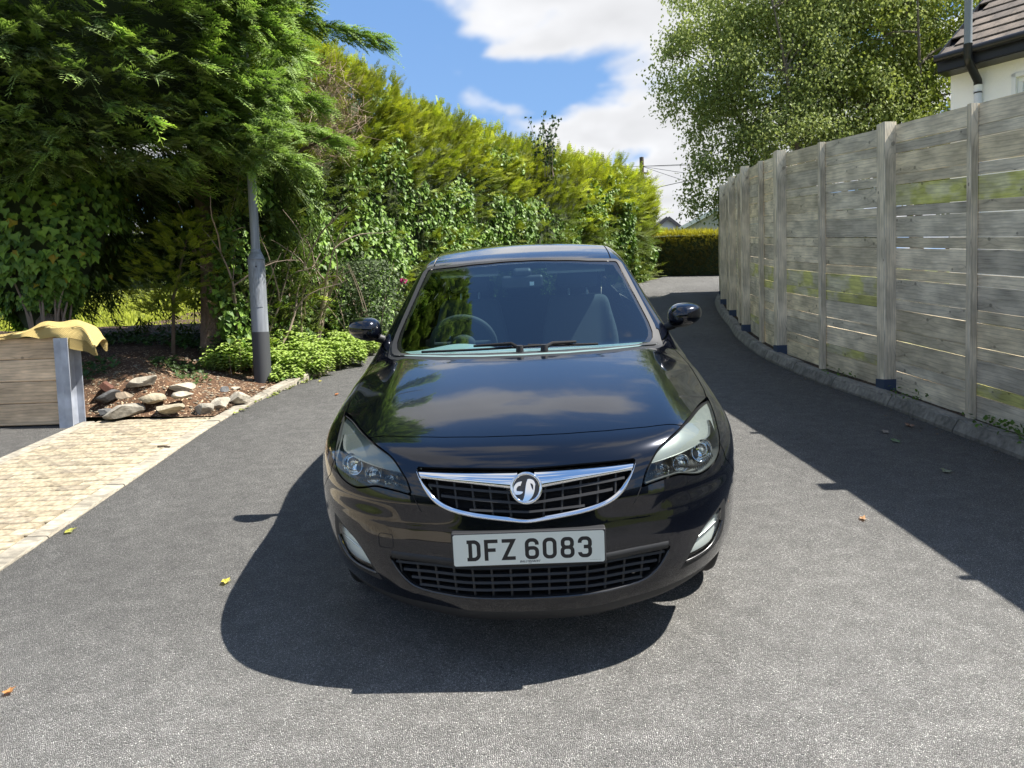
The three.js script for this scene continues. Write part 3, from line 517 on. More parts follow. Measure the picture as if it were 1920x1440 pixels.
// tailgate, front bumper; what is left is the shell with its wings and pillars
piece = take((x, y, q, nx, ny, nq) => (nq < 0.35 ? 0.1 : Math.max(0.5 - y, y - 1.45, 3.8 - q, Math.abs(x) - 0.66)), G);
part('tailgate', carGeo(piece), C.paint, car);
piece = take((x, y, q) => Math.max(q - (y > 0.68 ? 0.385 : 0.385 + (0.68 - y) * 1.3), y - 0.86, y < 0.70 ? -1 : q - 0.42), G);
const chinCut = cut(piece, (x, y, q, nx, ny) => Math.max(y - (0.262 + 0.10 * x * x), ny + 0.0));
part('front_bumper', carGeo(chinCut[1]), C.paint, car); part('chin_spoiler', carGeo(chinCut[0]), C.plastic, car);
part('body_shell', carGeo(rest), C.paint, car);

// headlamps: clear lens, black tub, pale indicator reflector above, dark lower chamber with bowls
lampPieces.forEach((m, side) => {
  const s = side ? 1 : -1, lamp = new THREE.Group(); lamp.name = 'headlight'; car.add(lamp);
  part('lens', carGeo(m), C.lens, lamp);
  const split = (x) => 0.752 + 0.115 * (Math.abs(x) - 0.44) + 0.045 * ss(0.70, 0.76, Math.abs(x));
  const inn = cut(m, (x, y, q) => frontOnly(fHL)(x, y, q, 0, 0, -1) + 0.006)[0];
  const [low, high] = cut(inn, (x, y) => Math.max(y - split(x), -(0.024 + fHL(Math.abs(x), y)) * -1 < 0 ? -1 : -1, Math.abs(x) - 0.738));
  const push = (p, n, dpt) => [p[0] - n[0] * dpt * 0.6 - s * dpt * 0.1, p[1] - Math.max(n[1], 0) * dpt * 0.5, p[2] + dpt * 0.85];
  const shift = (mm, dpt) => { const o = { pos: mm.pos.slice(), nor: mm.nor, idx: mm.idx }; for (let i = 0; i < o.pos.length; i += 3) { const q = push([o.pos[i], o.pos[i + 1], o.pos[i + 2]], [mm.nor[i], mm.nor[i + 1], mm.nor[i + 2]], dpt); o.pos[i] = q[0]; o.pos[i + 1] = q[1]; o.pos[i + 2] = q[2]; } return o; };
  const g = new THREE.BufferGeometry();
  part('housing', rimWall(m, (p, n) => push(p, n, 0.07)), C.plastic, lamp);
  part('indicator_reflector', carGeo(shift(high, 0.014)), C.indicator ?? (C.indicator = std(0.23, 0.245, 0.235, 0.35, { metalness: 0.55 })), lamp);
  part('chamber', carGeo(shift(low, 0.062)), C.chamber ?? (C.chamber = std(0.030, 0.031, 0.034, 0.35, { metalness: 0.3 })), lamp);
  part('bezel', rimWall(low, (p, n) => push(p, n, 0.06)), C.bezel ?? (C.bezel = std(0.22, 0.23, 0.23, 0.35, { metalness: 0.7 })), lamp);
  // fine ribs on the lower lip
  const ribs = []; for (let i = 0; i < 34; i++) { const x = 0.432 + i * 0.0082; let y = 0.66; while (y < 0.74 && fHL(x, y) > -0.018) y += 0.002; const q = qAt(s * x, y); ribs.push(new THREE.BoxGeometry(0.003, 0.010, 0.028).translate(s * x, y + 0.003, -(q + 0.024))); }
  part('ribbed_lip', join(ribs), C.chamber, lamp).userData.kind = 'stuff';
  for (const [x, y, r, d] of [[0.672, 0.742, 0.040, 0.035], [0.575, 0.726, 0.030, 0.030], [0.50, 0.716, 0.022, 0.026]]) {
    const q = qAt(s * x, y), pts = []; for (let k = 0; k <= 9; k++) { const a = k / 9; pts.push(new THREE.Vector2(Math.max(0.001, r * Math.sin(a * Math.PI / 2)), -0.035 * Math.cos(a * Math.PI / 2))); } pts.push(new THREE.Vector2(r + 0.004, 0.002));
    const bowl = part('reflector_bowl', new THREE.LatheGeometry(pts, 28).rotateX(Math.PI / 2).rotateY(s * 0.35).translate(s * (x - 0.01), y - 0.004, -(q + d)), C.chrome, lamp);
    part('bulb', new THREE.SphereGeometry(0.009, 12, 8).translate(s * (x - 0.01), y - 0.004, -(q + d + 0.004)), C.bulb ?? (C.bulb = phys(0.9, 0.92, 0.92, 0.05, { transmission: 0.8, thickness: 0.01, ior: 1.5 })), bowl);
    part('chamber_wall', new THREE.BoxGeometry(0.004, 0.05, 0.03).translate(s * (x - r - 0.012), y - 0.006, -(q + d + 0.006)), C.bezel, lamp);
  }
});
// fog lamps: deep black pocket, clear lamp with bright ribs, a thin bright lower edge
fogPieces.forEach((m, side) => {
  const s = side ? 1 : -1, lamp = new THREE.Group(); lamp.name = 'fog_lamp'; car.add(lamp);
  const [glassM, bez] = cut(m, (x, y) => fFL(Math.abs(x), y));
  const sink = (mm, a) => { const o = { pos: mm.pos.slice(), nor: mm.nor, idx: mm.idx }; for (let i = 0; i < o.pos.length; i += 3) { const e = -fFB(Math.abs(o.pos[i]), o.pos[i + 1]); o.pos[i + 2] += a * ss(0, 0.02, e); o.pos[i] -= s * a * 0.4 * ss(0, 0.02, e); } return o; };
  part('bezel', carGeo(sink(bez, 0.010)), C.plastic, lamp);
  part('lens', carGeo(sink(glassM, 0.009)), C.lens, lamp);
  const back = sink(glassM, 0.009); for (let i = 0; i < back.pos.length; i += 3) { back.pos[i + 2] += 0.03; }
  part('reflector', carGeo(back), C.fogBack ?? (C.fogBack = std(0.82, 0.84, 0.83, 0.4, { metalness: 0.25 })), lamp);
  const rib = []; for (const [a, b] of [[[0.600, 0.424], [0.735, 0.455]], [[0.64, 0.468], [0.737, 0.487]]]) rib.push(tube([0, 1, 2, 3, 4, 5, 6].map((k) => { const x = mix(a[0], b[0], k / 6), y = mix(a[1], b[1], k / 6); return carZ(s * (x - 0.009), y, qAt(s * x, y) + 0.028); }), 0.0035, 6));
  part('divider', join(rib), C.satin, lamp);
  const low = []; for (let k = 0; k <= 12; k++) { const t = k / 12, x = mix(0.566, 0.742, t), y = 0.369 + 0.012 * t + 0.075 * Math.pow(t, 5); low.push(carZ(s * x, y, qAt(s * x, y) + 0.004)); }
  part('lower_edge', tube(low, 0.0045, 6), C.black, lamp);
});
// upper grille
{
  const g = new THREE.Group(); g.name = 'upper_grille'; car.add(g);
  const hole = cut(body0, frontOnly(fGR))[0];
  const front = (x, y) => qAt(x, y);
  part('cavity', carGeo(hole, -0.055), C.matt, g);
  part('surround', rimWall(hole, (p, n) => [p[0], p[1], p[2] + 0.05]), C.plastic, g);
  const bars = [], bar = (a, b, r, depth, lift = 0) => { const n = 10, pts = []; for (let k = 0; k <= n; k++) { const x = mix(a[0], b[0], k / n), y = mix(a[1], b[1], k / n); pts.push([x, y, front(x, y) + depth]); } const p = pts.map((q) => carZ(...q)); bars.push(p); return p; };
  const lowY = (x) => { let y = 0.56; while (y < 0.8 && fGR(x, y) > 0) y += 0.002; return y; };
  const geos = [];
  const slat = (fy, x1, th) => { for (const s of [-1, 1]) { const P = []; for (let k = 0; k <= 12; k++) { const x = s * x1 * (k / 12), y = fy(Math.abs(x)); P.push([x, y]); } const ring = P.map(([x, y]) => { const q = front(x, y); return [[y + th, q + 0.012], [y - th * 0.2, q + 0.008], [y - th, q + 0.022], [y + th * 0.6, q + 0.04]].map(([yy, qq]) => carZ(x, yy, qq)); }); for (let k = 0; k < 12; k++) for (let c = 0; c < 4; c++) { const a = ring[k], b = ring[k + 1], f = new Bag(); f.quad(a[c], b[c], b[(c + 1) % 4], a[(c + 1) % 4], [1, 1, 1]); const q = f.geo(); q.deleteAttribute('color'); geos.push(q); } } };
  slat((x) => 0.650 + 0.10 * x, 0.30, 0.0065); slat((x) => 0.683 + 0.09 * x, 0.345, 0.0065); slat((x) => 0.622 + 0.06 * x, 0.20, 0.0055);
  for (let i = -5; i <= 5; i++) { if (!i) continue; const x = i * 0.0615, y0 = lowY(Math.abs(x)) + 0.006, y1 = 0.735; const pts = []; for (let k = 0; k <= 5; k++) { const y = mix(y0, y1, k / 5), xx = x + Math.sign(x) * 0.10 * (y - 0.66); pts.push(carZ(xx, y, front(xx, Math.min(y, 0.76)) + 0.016)); } geos.push(tube(pts, 0.0045, 6)); }
  part('slats', join(geos.map((q) => { if (!q.attributes.uv) q.setAttribute('uv', new THREE.Float32BufferAttribute(new Float32Array(q.attributes.position.count * 2), 2)); return q; })), C.plastic, g).name = 'slat_grid';
  // chrome bar with rounded faces, thick in the middle, and the chrome lip under the mesh
  for (const s of [-1, 1]) {
    const rows = []; for (let k = 0; k <= 24; k++) { const t = k / 24, x = mix(0.03, 0.381, t), top = 0.7575 + 0.006 * t, bot = mix(0.694, 0.735, t) + 0.004 * Math.sin(t * Math.PI), q = (y) => front(x, y); const row = []; for (let c = 0; c <= 8; c++) { const v = c / 8, y = mix(top, bot, v); row.push(carZ(s * (x + (v > 0.0 ? -0.012 * v * t : 0)), y, q(y) + 0.004 - 0.010 * Math.sin(v * Math.PI) + (c === 0 || c === 8 ? 0.012 : 0))); } rows.push(row); }
    const gg = sheet(24, 8, (u, v) => rows[Math.round(u * 24)][Math.round(v * 8)], () => [0, 0]); part('chrome_bar', gg, C.chrome, g);
  }
  const lip = []; const H2 = [[0.386, 0.762], [0.371, 0.733], [0.348, 0.699], [0.328, 0.676], [0.303, 0.657], [0.275, 0.643], [0.235, 0.631], [0.19, 0.622], [0.129, 0.613], [0.06, 0.604], [0, 0.598]];
  for (const [x, y] of H2.concat(H2.slice(0, -1).reverse().map(([x, y]) => [-x, y]))) lip.push([x, y]);
  const LP = new THREE.CatmullRomCurve3(lip.map(([x, y]) => carZ(x, y, front(x, y)))).getPoints(90);
  const lipGeo = sheet(90, 6, (u, v) => { const i = Math.round(u * 90), p = LP[i], a = LP[Math.max(0, i - 1)], b = LP[Math.min(90, i + 1)], tx = b.x - a.x, ty = b.y - a.y, l = Math.hypot(tx, ty), nx = -ty / l, ny = tx / l, w = 0.0085 * (0.35 + 0.65 * ss(0, 0.12, u) * ss(1, 0.88, u)), o = (v - 0.35) * 2 * w; const x = p.x - nx * -o, y = p.y - ny * -o; return V3(x, y, -(front(clamp(x, -0.4, 0.4), Math.min(y, 0.772)) + 0.004 - 0.009 * Math.sin(v * Math.PI))); }, () => [0, 0]);
  part('chrome_lip', lipGeo, C.chrome, g);
}
// badge
{
  const b = new THREE.Group(); b.name = 'badge'; car.add(b); const q = qAt(0, 0.708);
  b.position.copy(carZ(0, 0.708, q - 0.006)); b.rotation.x = -0.30;
  part('ring', new THREE.TorusGeometry(0.0500, 0.0062, 14, 60).scale(1, 1, 0.9), C.chrome, b);
  part('disc', new THREE.CylinderGeometry(0.049, 0.052, 0.012, 48).rotateX(Math.PI / 2).translate(0, 0, -0.008), C.black, b);
  const ex = { depth: 0.004, bevelEnabled: true, bevelSize: 0.0012, bevelThickness: 0.002, bevelSegments: 3, curveSegments: 16 }, S = 0.001;
  const wing = new THREE.Shape(); wing.moveTo(6 * S, 30 * S); wing.bezierCurveTo(22 * S, 34 * S, 34 * S, 22 * S, 30 * S, 4 * S); wing.bezierCurveTo(29 * S, -14 * S, 22 * S, -30 * S, 6 * S, -43 * S); wing.bezierCurveTo(-2 * S, -45 * S, -8 * S, -44 * S, -14 * S, -42 * S); wing.bezierCurveTo(-2 * S, -30 * S, -6 * S, 2 * S, 6 * S, 30 * S);
  const cutOut = new THREE.Path(); cutOut.moveTo(14 * S, 16 * S); cutOut.bezierCurveTo(17 * S, 4 * S, 19 * S, -4 * S, 24 * S, -9 * S); cutOut.bezierCurveTo(27 * S, 6 * S, 24 * S, 18 * S, 14 * S, 16 * S); wing.holes.push(cutOut);
  const flag = new THREE.Shape(); flag.moveTo(-44 * S, -6 * S); flag.bezierCurveTo(-42 * S, 14 * S, -32 * S, 23 * S, -14 * S, 23 * S); flag.lineTo(-20 * S, 9 * S); flag.bezierCurveTo(-30 * S, 10 * S, -35 * S, 2 * S, -34 * S, -9 * S); flag.lineTo(-12 * S, -12 * S); flag.bezierCurveTo(-14 * S, -18 * S, -20 * S, -22 * S, -37 * S, -21 * S); flag.bezierCurveTo(-41 * S, -17 * S, -43 * S, -12 * S, -44 * S, -6 * S);
  part('emblem', join([new THREE.ExtrudeGeometry(wing, ex), new THREE.ExtrudeGeometry(flag, ex)]).translate(0, 0, -0.003), C.chrome, b);
}
// number plate
{
  const g = new THREE.Group(); g.name = 'number_plate'; car.add(g); const q = qAt(0, 0.507);
  g.position.copy(carZ(0, 0.5075, q - 0.0035)); g.rotation.x = -0.02;
  const w = 1040, h = 226, cv = document.createElement('canvas'); cv.width = w; cv.height = h; const c = cv.getContext('2d');
  c.fillStyle = '#e0e4da'; c.fillRect(0, 0, w, h);
  c.strokeStyle = '#14161b'; c.lineWidth = 26; c.lineJoin = 'miter'; c.lineCap = 'butt';
  const T = 40, Hh = 152, Wd = 96, o = 13; let X = 92;
  const path = (...p) => { c.beginPath(); p.forEach(([x, y], i) => (i ? c.lineTo(X + x, T + y) : c.moveTo(X + x, T + y))); c.stroke(); };
  const rr = (x0, y0, x1, y1, r) => { c.beginPath(); c.moveTo(X + x0 + r, T + y0); c.lineTo(X + x1 - r, T + y0); c.arcTo(X + x1, T + y0, X + x1, T + y0 + r, r); c.lineTo(X + x1, T + y1 - r); c.arcTo(X + x1, T + y1, X + x1 - r, T + y1, r); c.lineTo(X + x0 + r, T + y1); c.arcTo(X + x0, T + y1, X + x0, T + y1 - r, r); c.lineTo(X + x0, T + y0 + r); c.arcTo(X + x0, T + y0, X + x0 + r, T + y0, r); c.closePath(); c.stroke(); };
  // D
  path([2, o], [60, o]); path([2, Hh - o], [60, Hh - o]); path([o + 12, 0], [o + 12, Hh]);
  c.beginPath(); c.moveTo(X + 56, T + o); c.arcTo(X + Wd - o, T + o, X + Wd - o, T + 50, 34); c.lineTo(X + Wd - o, T + Hh - 50); c.arcTo(X + Wd - o, T + Hh - o, X + 50, T + Hh - o, 34); c.lineTo(X + 50, T + Hh - o); c.stroke();
  X += 122; path([o, Hh], [o, o], [Wd - 2, o]); path([o, 76], [Wd - 18, 76]);            // F
  X += 118; path([4, o], [Wd - 14, o], [o + 5, Hh - o], [Wd, Hh - o]);                    // Z
  X += 162; rr(o, 70, Wd - o, Hh - o, 26); c.beginPath(); c.moveTo(X + o, T + 100); c.lineTo(X + o, T + 46); c.arcTo(X + o, T + o, X + 50, T + o, 30); c.arcTo(X + Wd - o, T + o, X + Wd - o, T + 46, 28); c.lineTo(X + Wd - o, T + 48); c.stroke(); // 6
  X += 122; rr(o, o, Wd - o, Hh - o, 30);                                                  // 0
  X += 122; rr(o + 3, o, Wd - o - 3, 74, 24); rr(o, 74, Wd - o, Hh - o, 26);               // 8
  X += 120; c.beginPath(); c.moveTo(X + o, T + 46); c.arcTo(X + o, T + o, X + 50, T + o, 26); c.arcTo(X + Wd - o, T + o, X + Wd - o, T + 46, 28); c.lineTo(X + Wd - o, T + 54); c.arcTo(X + Wd - o, T + 74, X + 60, T + 74, 18); c.lineTo(X + 40, T + 74); c.lineTo(X + 62, T + 74); c.arcTo(X + Wd - o, T + 74, X + Wd - o, T + 100, 20); c.lineTo(X + Wd - o, T + 108); c.arcTo(X + Wd - o, T + Hh - o, X + 50, T + Hh - o, 28); c.arcTo(X + o, T + Hh - o, X + o, T + 106, 26); c.stroke(); // 3
  c.fillStyle = '#14161b'; c.font = 'italic bold 21px sans-serif'; c.textAlign = 'center'; c.fillText('BALLYROBERT', 525, 213); c.font = '9px sans-serif'; c.fillText('FORD', 525, 223); c.font = '8px sans-serif'; c.globalAlpha = 0.5; c.fillText('www.ballyrobert.com', 975, 212);
  const t = new THREE.CanvasTexture(cv); t.colorSpace = THREE.SRGBColorSpace; t.anisotropy = 8;
  const sh = new THREE.Shape(); const a = 0.260, bb = 0.0565, r = 0.008; sh.moveTo(-a + r, -bb); sh.lineTo(a - r, -bb); sh.absarc(a - r, -bb + r, r, -Math.PI / 2, 0); sh.lineTo(a, bb - r); sh.absarc(a - r, bb - r, r, 0, Math.PI / 2); sh.lineTo(-a + r, bb); sh.absarc(-a + r, bb - r, r, Math.PI / 2, Math.PI); sh.lineTo(-a, -bb + r); sh.absarc(-a + r, -bb + r, r, Math.PI, 1.5 * Math.PI);
  const face = new THREE.ShapeGeometry(sh), uv = face.attributes.uv, p = face.attributes.position; for (let i = 0; i < p.count; i++) uv.setXY(i, (p.getX(i) + a) / (2 * a), (p.getY(i) + bb) / (2 * bb));
  part('plate_face', face.translate(0, 0, 0.0062), std(0.92, 0.92, 0.92, 0.35, { map: t }), g);
  part('plate_backing', new RoundedBoxGeometry(0.532, 0.124, 0.042, 3, 0.006).translate(0, 0, -0.015), C.plastic, g);
}
// plinth under the plate, lower grille, tow-eye cover
{
  const strip = [], rows = 5;
  const pl = sheet(40, rows, (u, v) => { const x = mix(-0.497, 0.497, u), y = mix(0.470, 0.438, v) + 0.006 * ss(0.28, 0.5, Math.abs(x)); return carZ(x, y, qAt(x, y) + 0.002 - 0.007 * Math.sin(v * Math.PI)); }, () => [0, 0]); part('bumper_strip', pl, C.plastic, car);
  const g = new THREE.Group(); g.name = 'lower_grille'; car.add(g);
  const hole = cut(body0, frontOnly(fLG))[0];
  part('cavity', carGeo(hole, -0.07), C.matt, g); part('surround', rimWall(hole, (p) => [p[0], p[1], p[2] + 0.06]), C.plastic, g);
  const geos = [];
  for (let r = 0; r < 4; r++) { const y = 0.345 + r * 0.0275, x1 = 0.40 + 0.028 * r; const ring = []; for (let k = 0; k <= 40; k++) { const x = mix(-x1, x1, k / 40), q = qAt(x, y); ring.push([[y + 0.006, q + 0.014], [y - 0.002, q + 0.010], [y - 0.006, q + 0.03], [y + 0.004, q + 0.045]].map(([yy, qq]) => carZ(x, yy, qq))); } geos.push(...[0, 1, 2, 3].map((c) => sheet(40, 1, (u, v) => ring[Math.round(u * 40)][(c + Math.round(v)) % 4], () => [0, 0]))); }
  for (let i = -7; i <= 7; i++) { const x = (i + 0) * 0.0665 + 0.0; if (Math.abs(x) > 0.47) continue; let y0 = 0.32; while (fLG(x, y0) > -0.002 && y0 < 0.45) y0 += 0.002; geos.push(tube([0, 1, 2, 3].map((k) => { const y = mix(y0, 0.449, k / 3), xx = x * (1 + 0.25 * (y - 0.39)); return carZ(xx, y, qAt(xx, y) + 0.018); }), 0.005, 6)); }
  part('slat_grid', join(geos), C.plastic, g);
  const lip = []; for (let k = 0; k <= 60; k++) { const x = mix(-0.50, 0.50, k / 60), ax = Math.abs(x); let y = 0.30; while (fLG(ax, y) > 0 && y < 0.46) y += 0.001; lip.push(carZ(x, y - 0.003, qAt(x, y - 0.003) - 0.0005)); }
  part('lower_lip', tube(lip, 0.0045, 6), C.black, g);
  const ey = []; for (let k = 0; k <= 24; k++) { const a = (k / 24) * 2 * Math.PI, c = Math.cos(a), s = Math.sin(a), x = -0.515 + 0.028 * Math.sign(c) * Math.pow(Math.abs(c), 0.35), y = 0.508 + 0.026 * Math.sign(s) * Math.pow(Math.abs(s), 0.35); ey.push(carZ(x, y, qAt(x, y) - 0.0003)); }
  part('towing_eye_cover', tube(ey, 0.0011, 4, false), C.matt, car);
  for (const s of [-1, 1]) { // crease that runs down from the headlamp corner
    const cr = []; for (let k = 0; k <= 10; k++) { const t = k / 10, x = s * mix(0.402, 0.372, t), y = mix(0.682, 0.625, t); cr.push(carZ(x, y, qAt(x, y) + 0.0004)); } part('bumper_seam', tube(cr, 0.0016, 5), C.matt, car);
  }
}
// bonnet-to-windscreen fittings: wipers
for (const [x0, x1, y0, px] of [[-0.52, 0.10, 0, -0.02], [0.02, 0.37, 0.0, 0.10]]) {
  const w = new THREE.Group(); w.name = 'wiper'; car.add(w);
  const q0 = (x) => 1.262 + 0.50 * x * x, on = (x, dq, l) => { const q = q0(x) + dq; return carZ(x, yAt(x, q) + l, q); };
  const blade = []; for (let k = 0; k <= 16; k++) { const t = k / 16, x = mix(x0, x1, t); blade.push(on(x, x0 < -0.2 ? mix(-0.035, 0.02, t) : mix(0.03, -0.005, t), 0.014)); }
  part('blade', tube(blade, 0.006, 6), C.matt, w);
  const arm = x0 < -0.2 ? [on(-0.02, -0.045, 0.02), on(-0.06, 0.0, 0.034), on(-0.25, 0.0, 0.030)] : [on(0.10, -0.05, 0.02), on(0.14, -0.02, 0.032), on(0.26, 0.01, 0.028)];
  part('arm', tube(arm, [0.011, 0.010, 0.006], 6), C.matt, w);
  part('pivot_cap', new THREE.CylinderGeometry(0.016, 0.02, 0.03, 14).translate(arm[0].x, arm[0].y, arm[0].z), C.plastic, w);
}
// door mirrors
for (const s of [-1, 1]) {
  const m = new THREE.Group(); m.name = 'wing_mirror'; m.position.copy(carZ(s * 0.903, 1.086, 1.86)); m.scale.setScalar(0.87); car.add(m);
  const F = (x, y, q) => { const X = x * s; const e = Math.pow(Math.pow(Math.abs((X - 0.005) / 0.108), 2.6) + Math.pow(Math.abs((y - 0.10 * X) / (0.076 - 0.10 * Math.max(X, -0.05))), 2.5) + Math.pow(Math.abs(q / (0.115 - 0.30 * Math.max(X, 0))), 2.2), 1 / 2.4) - 1; return smax(e * 0.075, q - 0.03, 0.012); };
  const mm = netMesh(F, grid(-0.135, 0.135, 0.0075), grid(-0.10, 0.10, 0.0075), grid(-0.13, 0.05, 0.0075), false);
  const [low, hi] = cut(mm, (x, y) => y + 0.052 - 0.10 * x * s);
  part('shell', carGeo(hi), C.paint, m); part('base', carGeo(low), C.plastic, m);
  part('mirror_glass', new THREE.CircleGeometry(0.06, 32).scale(1.45, 0.95, 1).rotateY(Math.PI).translate(s * 0.003, 0, -0.0315), C.chrome, m);
  part('mirror_arm', tube([V3(-s * 0.06, -0.06, 0.0), V3(-s * 0.13, -0.085, -0.02), V3(-s * 0.19, -0.09, -0.04)], [0.03, 0.026, 0.034], 10), C.plastic, m);
}
// wheels
for (const q of [0.93, 3.615]) for (const s of [-1, 1]) {
  const w = new THREE.Group(); w.name = 'wheel'; w.position.copy(carZ(s * (q < 2 ? 0.722 : 0.765), 0.315, q)); car.add(w);
  const prof = [[0.21, -0.095], [0.235, -0.10], [0.285, -0.099], [0.306, -0.088], [0.315, -0.07], [0.315, 0.07], [0.306, 0.088], [0.285, 0.099], [0.235, 0.10], [0.21, 0.095]].map(([r, y]) => new THREE.Vector2(r, y));
  part('tyre', new THREE.LatheGeometry(prof, 56).rotateZ(Math.PI / 2), C.rubber, w);
  const rim = part('rim', new THREE.LatheGeometry([[0.215, -0.1], [0.205, -0.09], [0.2, 0.06], [0.212, 0.095], [0.222, 0.1]].map(([r, y]) => new THREE.Vector2(r, y)), 48).rotateZ(-s * Math.PI / 2), C.satin, w);
  const sp = []; for (let k = 0; k < 5; k++) sp.push(bevelBlock(0.19, 0.045, 0.05, 0.008).translate(0.11, -0.022, 0).rotateZ((k * 2 * Math.PI) / 5).rotateY(s * Math.PI / 2).translate(s * 0.075, 0, 0)); sp.push(new THREE.CylinderGeometry(0.045, 0.05, 0.06, 20).rotateZ(Math.PI / 2).translate(s * 0.075, 0, 0));
  part('spokes', join(sp), C.satin, rim).name = 'spoke_set';
  part('brake_disc', new THREE.CylinderGeometry(0.14, 0.14, 0.03, 32).rotateZ(Math.PI / 2), C.trim, w);
}
// cabin
{
  part('floor_pan', new RoundedBoxGeometry(1.36, 0.06, 3.1, 2, 0.02).translate(0, 0.30, -2.75), C.matt, car);
  part('bulkhead', new THREE.BoxGeometry(1.3, 0.6, 0.04).translate(0, 0.6, -1.35), C.matt, car);
  const dq = (x) => 1.34 + 0.42 * x * x;
  part('dashboard', sheet(30, 14, (u, v) => { const x = mix(-0.70, 0.70, u), t = v; const q = dq(x) + t * (0.50 - 0.42 * x * x), hump = 0.045 * Math.exp(-(((x + 0.36) / 0.2) ** 2)) * ss(0.35, 0.8, t); return carZ(x, 0.972 + 0.02 * Math.sin(t * 3) - 0.05 * t + hump - (t > 0.92 ? (t - 0.92) * 3.2 : 0) , q); }, () => [0, 0]), C.dashTop ?? (C.dashTop = std(0.27, 0.31, 0.305, 0.75)), car);
  part('dashboard_face', sheet(20, 6, (u, v) => { const x = mix(-0.70, 0.70, u); return carZ(x, mix(0.76, 0.52, v), 1.835 - 0.06 * v); }, () => [0, 0]), C.dash, car);
  const sw = new THREE.Group(); sw.name = 'steering_wheel'; sw.position.copy(carZ(-0.36, 0.955, 1.98)); sw.rotation.x = 0.42; car.add(sw);
  part('wheel_rim', new THREE.TorusGeometry(0.185, 0.0155, 10, 48), C.dash, sw); part('hub', new THREE.SphereGeometry(0.075, 20, 12).scale(1, 0.85, 0.5), C.dash, sw);
  part('wheel_spokes', join([bevelBlock(0.34, 0.04, 0.02, 0.006).translate(0, -0.02, 0), bevelBlock(0.17, 0.05, 0.02, 0.006).rotateZ(-Math.PI / 2).translate(0.025, -0.09, 0)]), C.dash, sw).name = 'wheel_spoke_set';
  const seatF = (y0, hgt, w) => (x, y, q) => { const X = Math.abs(x), lean = (y - y0) * 0.36; const a = smax(smax(X - (w - 0.05 * ss(0.3, hgt, y - y0)), Math.abs(q - lean) - 0.075 - 0.03 * ss(w * 0.5, w, X), 0.06), Math.abs(y - y0 - hgt / 2) - hgt / 2, 0.09); const hr = smax(smax(X - 0.135, Math.abs(q - lean + 0.01) - 0.05, 0.05), Math.abs(y - y0 - hgt - 0.13) - 0.085, 0.06); return smin(a, hr, 0.005); };
  const fs = netMesh(seatF(0, 0.60, 0.25), grid(-0.30, 0.30, 0.02), grid(-0.03, 0.88, 0.02), grid(-0.18, 0.46, 0.02), false);
  for (const s of [-1, 1]) {
    const seat = new THREE.Group(); seat.name = 'front_seat'; seat.position.copy(carZ(s * 0.365, 0.56, 2.52)); car.add(seat);
    part('seat_back', carGeo(fs), C.cloth, seat);
    part('cushion', new RoundedBoxGeometry(0.52, 0.16, 0.5, 4, 0.06).translate(0, -0.04, 0.22), C.cloth, seat);
    part('headrest_posts', join([-0.06, 0.06].map((x) => tube([V3(x, 0.58, -0.21), V3(x, 0.66, -0.235)], 0.007, 6))), C.satin, seat).name = 'headrest_post_pair';
  }
  const rear = new THREE.Group(); rear.name = 'rear_seat'; car.add(rear);
  part('bench_back', new RoundedBoxGeometry(1.26, 0.58, 0.16, 4, 0.06).rotateX(0.35).translate(0, 0.82, -3.62), C.cloth, rear);
  part('bench_cushion', new RoundedBoxGeometry(1.26, 0.18, 0.5, 4, 0.06).translate(0, 0.50, -3.30), C.cloth, rear);
  for (const x of [-0.38, 0, 0.38]) part('headrest', new RoundedBoxGeometry(0.26, 0.16, 0.10, 4, 0.045).translate(x, 1.15, -3.76), C.cloth, rear);
  part('parcel_shelf', new RoundedBoxGeometry(1.1, 0.03, 0.4, 2, 0.01).translate(0, 1.0, -3.98), C.grey, car);
  const inner = cut(cut(body0, (x, y, q, nx, ny) => Math.max(1.12 - y, 1.9 - q))[0], wsField)[1];
  const noGlass = [sideOnly(grow(fSWF, 0.01)), sideOnly(grow(fSWR, 0.01)), (x, y, q, nx, ny, nq) => (nq < 0.2 || q < 3.9 ? 0.1 : y - 1.31)].reduce((m, f) => cut(m, f)[1], inner);
  part('headliner', carGeo(noGlass, -0.022), C.liner, car);
  for (const s of [-1, 1]) part('sun_visor', new RoundedBoxGeometry(0.36, 0.018, 0.15, 3, 0.008).rotateX(0.42).translate(s * 0.33, 1.365, -2.36), C.liner, car);
  const mir = new THREE.Group(); mir.name = 'rear_view_mirror'; mir.position.copy(carZ(0.0, 1.30, 2.07)); car.add(mir);
  part('mirror_shell', new RoundedBoxGeometry(0.245, 0.075, 0.04, 5, 0.018), C.plastic, mir);
  part('mirror_mount', new RoundedBoxGeometry(0.11, 0.07, 0.05, 4, 0.02).rotateX(0.5).translate(0, 0.045, -0.015), C.plastic, mir);
  part('toll_tag', new THREE.BoxGeometry(0.026, 0.022, 0.002).translate(0.055, -0.012, 0.0215), std(0.6, 0.62, 0.64, 0.6), mir);
}
